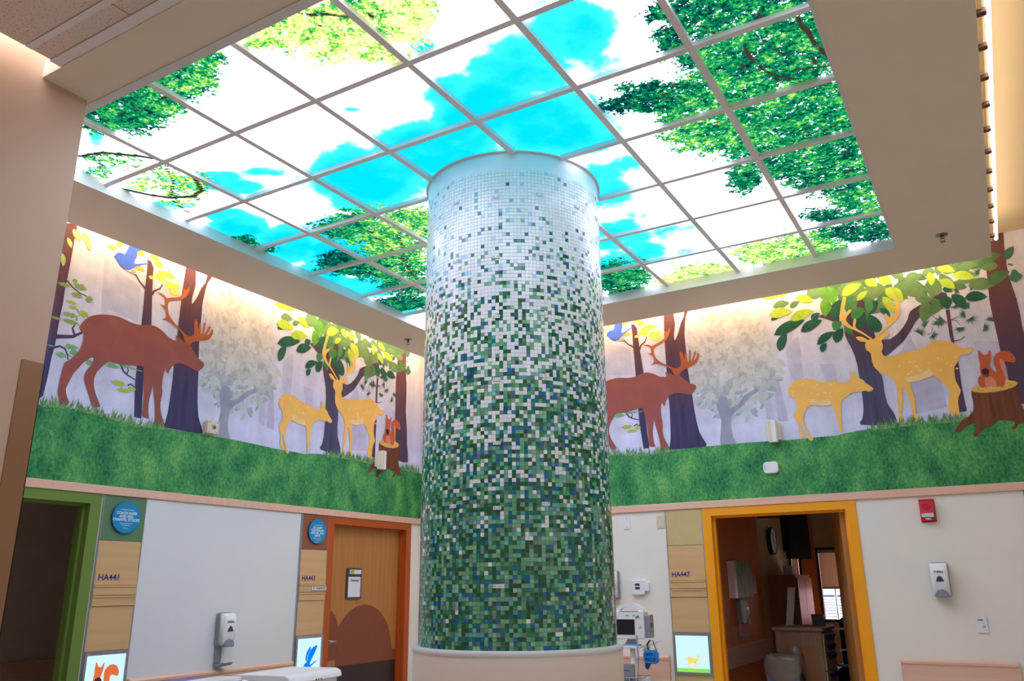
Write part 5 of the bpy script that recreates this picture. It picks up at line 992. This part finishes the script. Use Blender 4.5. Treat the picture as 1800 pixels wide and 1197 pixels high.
MB().rbox(-.085, .03, -.10, -.05, .73, .98, .01).build('module_box', M['grey'], e); box('module_label', -.05, .0, -.1015, -.099, .93, .935, M['dgrey'], e)
MB().tube([(-.08,-.106,.86),(-.03,-.11,.855),(.02,-.106,.875)], .008).build('cable_plug', M['sqgreen'], e)
MB().rbox(.07, .135, -.04, .03, .60, .88, .02, 'z').build('cuff_holder', M['white'], e)
MB().tube([(.06,-.06,1.20),(.075,-.09,1.02),(.06,-.09,.85),(.08,-.08,.7)], .007).build('cable', M['grey'], e)
# blue cuff hanging from the tray
c = tag(empty('blood_pressure_cuff', (1.985, 3.915, 1.045)), 'bright blue blood pressure cuff hanging from the monitor tray', 'cuff')
MB().rbox(-.065, .065, -.014, .010, -.055, .05, .035, n=6).build('cuff_roll', M['cyan'], c, .006)
MB().tube([(-.02, 0, .05), (-.03, .0, .09), (.0, .0, .125)], .008).build('hose', M['black'], c); MB().tube([(.05, 0, .04), (.02, .0, .125)], .004).build('hose', M['black'], c)
MB().prism([(-.055, -.05), (.0, -.05), (-.03, -.10), (-.05, -.09)], -.01, .006, 'y').build('cuff_tail', M['handleblue'], c)
text('UNIT 1', .030, (.0, -.0165, .014), M['navyink'], c); text('PICUS', .034, (.0, -.0165, -.022), M['navyink'], c)

# ------------------------------------------------------------------ white carts in front of the left wall
def cart(loc, rz, w, d, h, label, lid=True):
    e = tag(empty('equipment_cart', loc, rz), label, 'cart', 'white equipment carts')
    MB().rbox(-w/2, w/2, -d/2, d/2, .25, h-.055, .03, 'z').build('body', M['white'], e, .006)
    tp = MB().rbox(-w/2-.03, w/2+.03, -d/2-.03, d/2+.03, h-.05, h-.035, .05, 'z').build('tray_rim', M['white'], e, .004)
    if lid:
        MB().prism([(-w/2-.02, h-.036), (w/2+.02, h-.036), (w/2+.005, h-.008), (w/2-.03, h+.008), (-w/2+.05, h+.004), (-w/2, h-.006)], -d/2-.02, d/2+.02, 'y').build('lid', M['white'], e, .008)
        for k in range(3): MB().lathe([(.006, 0), (.006, .002)], c=(w/2+.0315, -.03+.03*k, h-.043), n=10, axis='x').build('button', M['dgrey'], e)
    else:
        MB().rbox(-w/2, w/2, -d/2, d/2, h-.036, h-.03, .04, 'z').build('top_pad', M['purple'], e); MB().rbox(w*.1, w/2, -d/2+.02, d/2-.02, h-.03, h-.01, .02, 'z').build('side_box', M['white'], e)
    for sx in (-1, 1):
        for sy in (-1, 1):
            x, y = sx*(w/2-.06), sy*(d/2-.06); g_ = MB().lathe([(.012, .07), (.012, .26)], c=(x, y, 0), n=10).build('leg', M['alu'], e)
            MB().lathe([(.035, -.012), (.035, .012)], c=(x, y, .036), n=16, axis='x').build('caster', M['dgrey'], e)
    return e

# ------------------------------------------------------------------ rooms behind the doors
def shell(pre, x0, x1, y0, y1, zc, mats, skip=()):
    nm = {'l': (x0-.1, x0, y0, y1, 0, zc), 'r': (x1, x1+.1, y0, y1, 0, zc), 'b': (x0, x1, y1, y1+.1, 0, zc), 'f': (x0, x1, y0-.1, y0, 0, zc), 'c': (x0-.1, x1+.1, y0-.1, y1+.1, zc, zc+.06)}
    full = {'l': 'wall_'+pre+'_west', 'r': 'wall_'+pre+'_east', 'b': 'wall_'+pre+'_north', 'f': 'wall_'+pre+'_south', 'c': 'ceiling_'+pre}
    for k, b6 in nm.items():
        if k in skip: continue
        struct(box(full[k], *b6, mats.get(k, mats['*'])), {'l': 'side wall', 'r': 'side wall', 'b': 'back wall', 'f': 'front wall', 'c': 'ceiling'}[k]+' of the '+pre+' room')
shell('dark', -3.2, XW-T, -.62, 2.6, 2.75, {'*': M['dimwall'], 'c': M['cream']}, skip=('r',))
crash_rail((-3.2, -.3, 0), HP, 2.4, 1.0, .18, 'brown crash rail inside the dark room')
plate('wall_switch', (-3.2, 1.435, 1.25), HP, .09, .13, M['offwhite'], 'ivory switch plate inside the dark room', 'switch', .01, (('toggle', -.006, .006, -.014, .014, .01, M['offwhite']),))
plate('wall_switch', (-3.2, .52, 1.26), HP, .07, .13, M['white'], 'white switch plate inside the dark room by the foreground wall', 'switch', .02, (('toggle', -.008, .008, .02, .036, .004, M['dgrey']),))

RX0, RX1, RY0, RY1, RZ = 2.05, 4.2, YW+T, 8.9, 2.75
shell('amber', RX0, RX1, RY0, RY1, RZ, {'*': M['tanwall'], 'l': M['orangewall'], 'c': M['cream']}, skip=('b', 'f'))
struct(box('wall_amber_tan', RX0, RX0+.004, 7.35, RY1, 0, 2.42, M['tanwall']), 'tan painted part of the side wall in the amber room')
# back wall with two window openings
WZ0, WZ1 = 1.12, 2.05
WA, WB = (2.06, 2.21), (2.41, 3.45)
b = MB()
for x0, x1, z0, z1 in ((RX0, WA[0], 0, RZ), (WA[0], WA[1], 0, WZ0), (WA[0], WA[1], WZ1, RZ), (WA[1], WB[0], 0, RZ), (WB[0], WB[1], 0, WZ0), (WB[0], WB[1], WZ1, RZ), (WB[1], RX1, 0, RZ)): b.box(x0, x1, RY1, RY1+.1, z0, z1)
struct(b.build('wall_amber_north', M['tanwall']), 'window wall of the amber room')
struct(box('trim_3', WA[1]+.005, WB[0]-.012, RY1-.012, RY1, 0, 2.7, M['orangewall']), 'orange painted pier between the windows')
for k, (x0, x1) in enumerate((WA, WB)):
    w_ = struct(empty('window_%d' % (k+1), (x0, RY1, WZ0)), ['narrow window half covered by a shade', 'wide window half covered by a shade'][k]); L_ = x1-x0; H_ = WZ1-WZ0
    MB().box(0, .03, -.02, .06, 0, H_).box(L_-.03, L_, -.02, .06, 0, H_).box(.03, L_-.03, -.02, .06, 0, .03).box(.03, L_-.03, -.02, .06, H_-.03, H_).build('window_frame', M['black'], w_)
    gl = box('pane', .03, L_-.03, .03, .034, .03, H_-.03, M['glass'], w_)
    sh = box('roller_shade', .035, L_-.035, -.012, -.008, .43, H_-.03, M['shade'], w_); box('shade_bar', .035, L_-.035, -.018, -.004, .405, .43, M['tanwall'], sh)
    MB().lathe([(.022, .035), (.022, L_-.035)], c=(0, -.03, H_-.05), n=14, axis='x').build('shade_roll', M['shade'], w_)
# outside: neighbouring facade
fa = tag(empty('neighbour_facade', (2.0, 13.2, 0)), 'pink brick building with white louvred windows outside the room', 'building')
box('brick_wall', -4, 6, 0, .2, -2, 7, M['brick'], fa)
for x0, lw in ((-.42, .27), (-.11, .13)):
    fr = MB().box(x0-.03, x0, -.06, 0, .5, 1.5).box(x0+lw, x0+lw+.03, -.06, 0, .5, 1.5).box(x0, x0+lw, -.06, 0, 1.40, 1.5).build('louver_frame', M['louver'], fa)
    for q in range(16):
        z = .62+q*.047
        MB().add([(x0, -.045, z), (x0+lw, -.045, z), (x0+lw, -.005, z+.03), (x0, -.005, z+.03), (x0, -.045, z+.006), (x0+lw, -.045, z+.006), (x0+lw, -.005, z+.036), (x0, -.005, z+.036)], [(0,1,2,3),(7,6,5,4),(0,4,5,1),(1,5,6,2),(2,6,7,3),(3,7,4,0)]).build('louver_slat', M['louver'], fr)
box('louver_recess', -.42, .02, -.002, .001, .5, 1.4, M['dgrey'], fa)

# things in the amber room
e = tag(empty('wall_art', (RX0, 6.39, 1.635), HP), 'green leafy picture block on the orange wall of the amber room', 'picture')
MB().box(-.36, .36, -.06, -.001, -.17, .19).build('canvas', M['wallart'], e); box('leaflet', .38, .62, -.03, -.001, -.14, .05, M['grey'], e); box('white_edge', -.37, -.28, -.065, -.0005, -.175, .195, M['white'], e)
dispenser((RX0, 6.30, 1.32), HP, 'white sanitizer dispenser on the orange wall of the amber room')
crash_rail((RX0, 4.75, 0), HP, 2.75, 1.0, .2, 'wood crash rail along the orange wall of the amber room')
e = tag(empty('wall_clock', (RX0+.004, 7.95, 2.11), HP), 'round dark rimmed clock on the tan wall of the amber room', 'clock')
MB().lathe([(.17, .0005), (.17, .05), (.155, .055), (.15, .045), (.0, .045)], n=40, axis='y', cap=False).build('rim', M['black'], e)
MB().lathe([(.152, .0), (.152, .047)], n=32, axis='y').build('face', M['white'], e); MB().tube([(0, -.049, 0), (0, -.049, .1)], .004, 5).tube([(0, -.049, 0), (.06, -.049, -.03)], .005, 5).build('hands', M['black'], e)
e = tag(empty('television', (2.50, 7.42, 2.15), math.radians(76)), 'black television on a wall arm seen from the side in the amber room', 'television')
MB().rbox(-.25, .25, -.035, .035, -.28, .28, .015).build('screen_body', M['black'], e); MB().rbox(-.18, .18, .035, .10, -.2, .2, .02).build('back_box', M['black'], e)
MB().tube([(0, .09, .23), (-.06, .47, .23)], .025).tube([(0, .09, .23), (0, .09, .1)], .02).build('wall_arm', M['dgrey'], e)
e = tag(empty('wall_cabinet', (RX0+.004, 8.1, 0), HP), 'wooden cabinet with a box on top on the tan wall of the amber room', 'cabinet')
MB().box(-.42, .42, -.32, -.001, .001, 1.70).build('body', M['cab'], e); box('door', -.40, -.005, -.34, -.32, .06, 1.66, M['cab'], e); box('door', .005, .40, -.34, -.32, .06, 1.66, M['cab'], e)
e = tag(empty('tissue_box', (RX0+.2, 8.0, 1.70), 0), 'small white box on top of the wooden cabinet', 'box')
MB().box(-.06, .06, -.12, .12, .0005, .11).build('carton', M['white'], e); box('slot', -.02, .02, -.06, .06, .108, .113, M['grey'], e)
# drawer cart
e = tag(empty('supply_cart', (2.755, 6.03, 0), 0), 'wood grain supply cart with dark blue drawer handles in the amber room', 'cart')
MB().box(-.215, .215, -.28, .28, .12, 1.165).build('body', M['cart'], e, .006); MB().rbox(-.24, .24, -.31, .31, 1.165, 1.20, .03, 'z').build('worktop', M['cart'], e, .008)
box('side_panel', -.16, .16, -.286, -.279, .2, 1.02, M['cab'], e)
for k, z in enumerate((1.13, 1.045, .96, .80, .63)):
    dr = box('drawer', .215, .23, -.26, .26, z-.068 if k < 2 else z-.14, z+.012, M['cartfront'], e)
    MB().prism([(-.20, z-.005), (.18, z-.005), (.10, z-.045), (-.12, z-.05)], .23, .26, 'x').build('handle', M['handleblue'], dr)
for sx in (-1, 1):
    for sy in (-1, 1): MB().lathe([(.05, -.015), (.05, .015)], c=(sx*.17, sy*.22, .051), n=16, axis='x').tube([(sx*.17, sy*.22, .05), (sx*.17, sy*.22, .13)], .012).build('caster', M['dgrey'], e)
e = tag(empty('photo_frame', (2.66, 6.12, 1.2005), math.radians(-30)), 'leaning dark edged frame on the supply cart', 'frame')
MB().add([(-.11, -.02, 0), (.0, -.02, 0), (.0, -.005, 0), (-.11, -.005, 0), (-.11, .06, .36), (.0, .06, .36), (.0, .075, .36), (-.11, .075, .36)], [(0,1,2,3),(7,6,5,4),(0,4,5,1),(1,5,6,2),(2,6,7,3),(3,7,4,0)]).build('board', M['white'], e)
MB().tube([(-.11, -.015, .008), (-.11, .066, .355)], .008).tube([(.0, -.015, .008), (.0, .066, .355)], .008).build('edge', M['black'], e)
e = tag(empty('desk_caddy', (2.88, 6.15, 1.2005), 0), 'small dark caddy on the supply cart below the window', 'caddy')
MB().prism([(-.05, 0), (.05, 0), (.055, .10), (-.055, .10)], -.05, .05, 'y').build('tub', M['dgrey'], e); box('rim', -.058, .058, -.054, .054, .095, .104, M['black'], e)
# bin
e = tag(empty('waste_bin', (2.68, 5.45, 0)), 'grey waste bin with a pale liner in front of the supply cart', 'bin')
MB().add([(-.12,-.11,.001),(.12,-.11,.001),(.12,.11,.001),(-.12,.11,.001),(-.15,-.14,.94),(.15,-.14,.94),(.15,.14,.94),(-.15,.14,.94)], [(0,3,2,1),(4,5,6,7),(0,1,5,4),(1,2,6,5),(2,3,7,6),(3,0,4,7)]).build('tub', M['bin'], e)
def liner():
    r_ = random.Random(2); n = 24; vs = []; fs = []
    for j, (z, k) in enumerate(((.78, 1.08), (.86, 1.1), (.94, 1.12), (.975, 1.02), (.96, .82), (.86, .7))):
        for i in range(n):
            a = 2*math.pi*i/n; c_, s_ = math.cos(a), math.sin(a); q = 1/max(abs(c_), abs(s_))**.75
            vs.append((.15*k*c_*q+r_.uniform(-.006, .006), .14*k*s_*q+r_.uniform(-.006, .006), z+r_.uniform(-.015, .015)-(.05 if j == 0 else 0)*math.sin(3*a)))
    for j in range(5):
        for i in range(n): fs.append((j*n+i, j*n+(i+1) % n, (j+1)*n+(i+1) % n, (j+1)*n+i))
    return MB().add(vs, fs, True)
liner().build('liner', M['bag'], e)
MB().lathe([(.01, .93), (.04, .95), (.052, .99), (.046, 1.03), (.03, 1.055), (.008, 1.06)], c=(.11, -.03, 0), n=20).build('liner_knot', M['bag'], e)
# bed / recliner
e = tag(empty('recliner', (3.22, 7.15, 0)), 'dark blue padded recliner below the window of the amber room', 'chair')
MB().rbox(-.38, .38, -.4, .45, .08, .55, .05).build('seat', M['darkblue'], e, .02); MB().rbox(-.38, .38, .30, .48, .55, 1.23, .06).build('backrest', M['darkblue'], e, .02)
for sx in (-1, 1): MB().rbox(sx*.38-.06, sx*.38+.06, -.38, .42, .08, .74, .03).build('armrest', M['darkblue'], e, .02)
e = tag(empty('bed_rail', (3.25, 6.6, 0)), 'pale metal bed rail in front of the recliner', 'rail')
MB().tube([(-.42, 0, 1.15), (.2, 0, 1.15)], .014).build('bar', M['white'], e); MB().tube([(-.42, 0, .80), (.2, 0, .80)], .012).build('bar', M['blue'], e)
for x in (-.40, .18): MB().tube([(x, 0, .001), (x, 0, 1.15)], .014).build('post', M['black'], e)

cart((-.17, 2.06, 0), math.radians(8), .50, .60, 1.005, 'white lidded cart with three buttons standing before the HA443 sign')
cart((-.28, 1.27, 0), math.radians(8), .50, .52, 1.03, 'white cart with violet pad under the sanitizer dispenser', False)
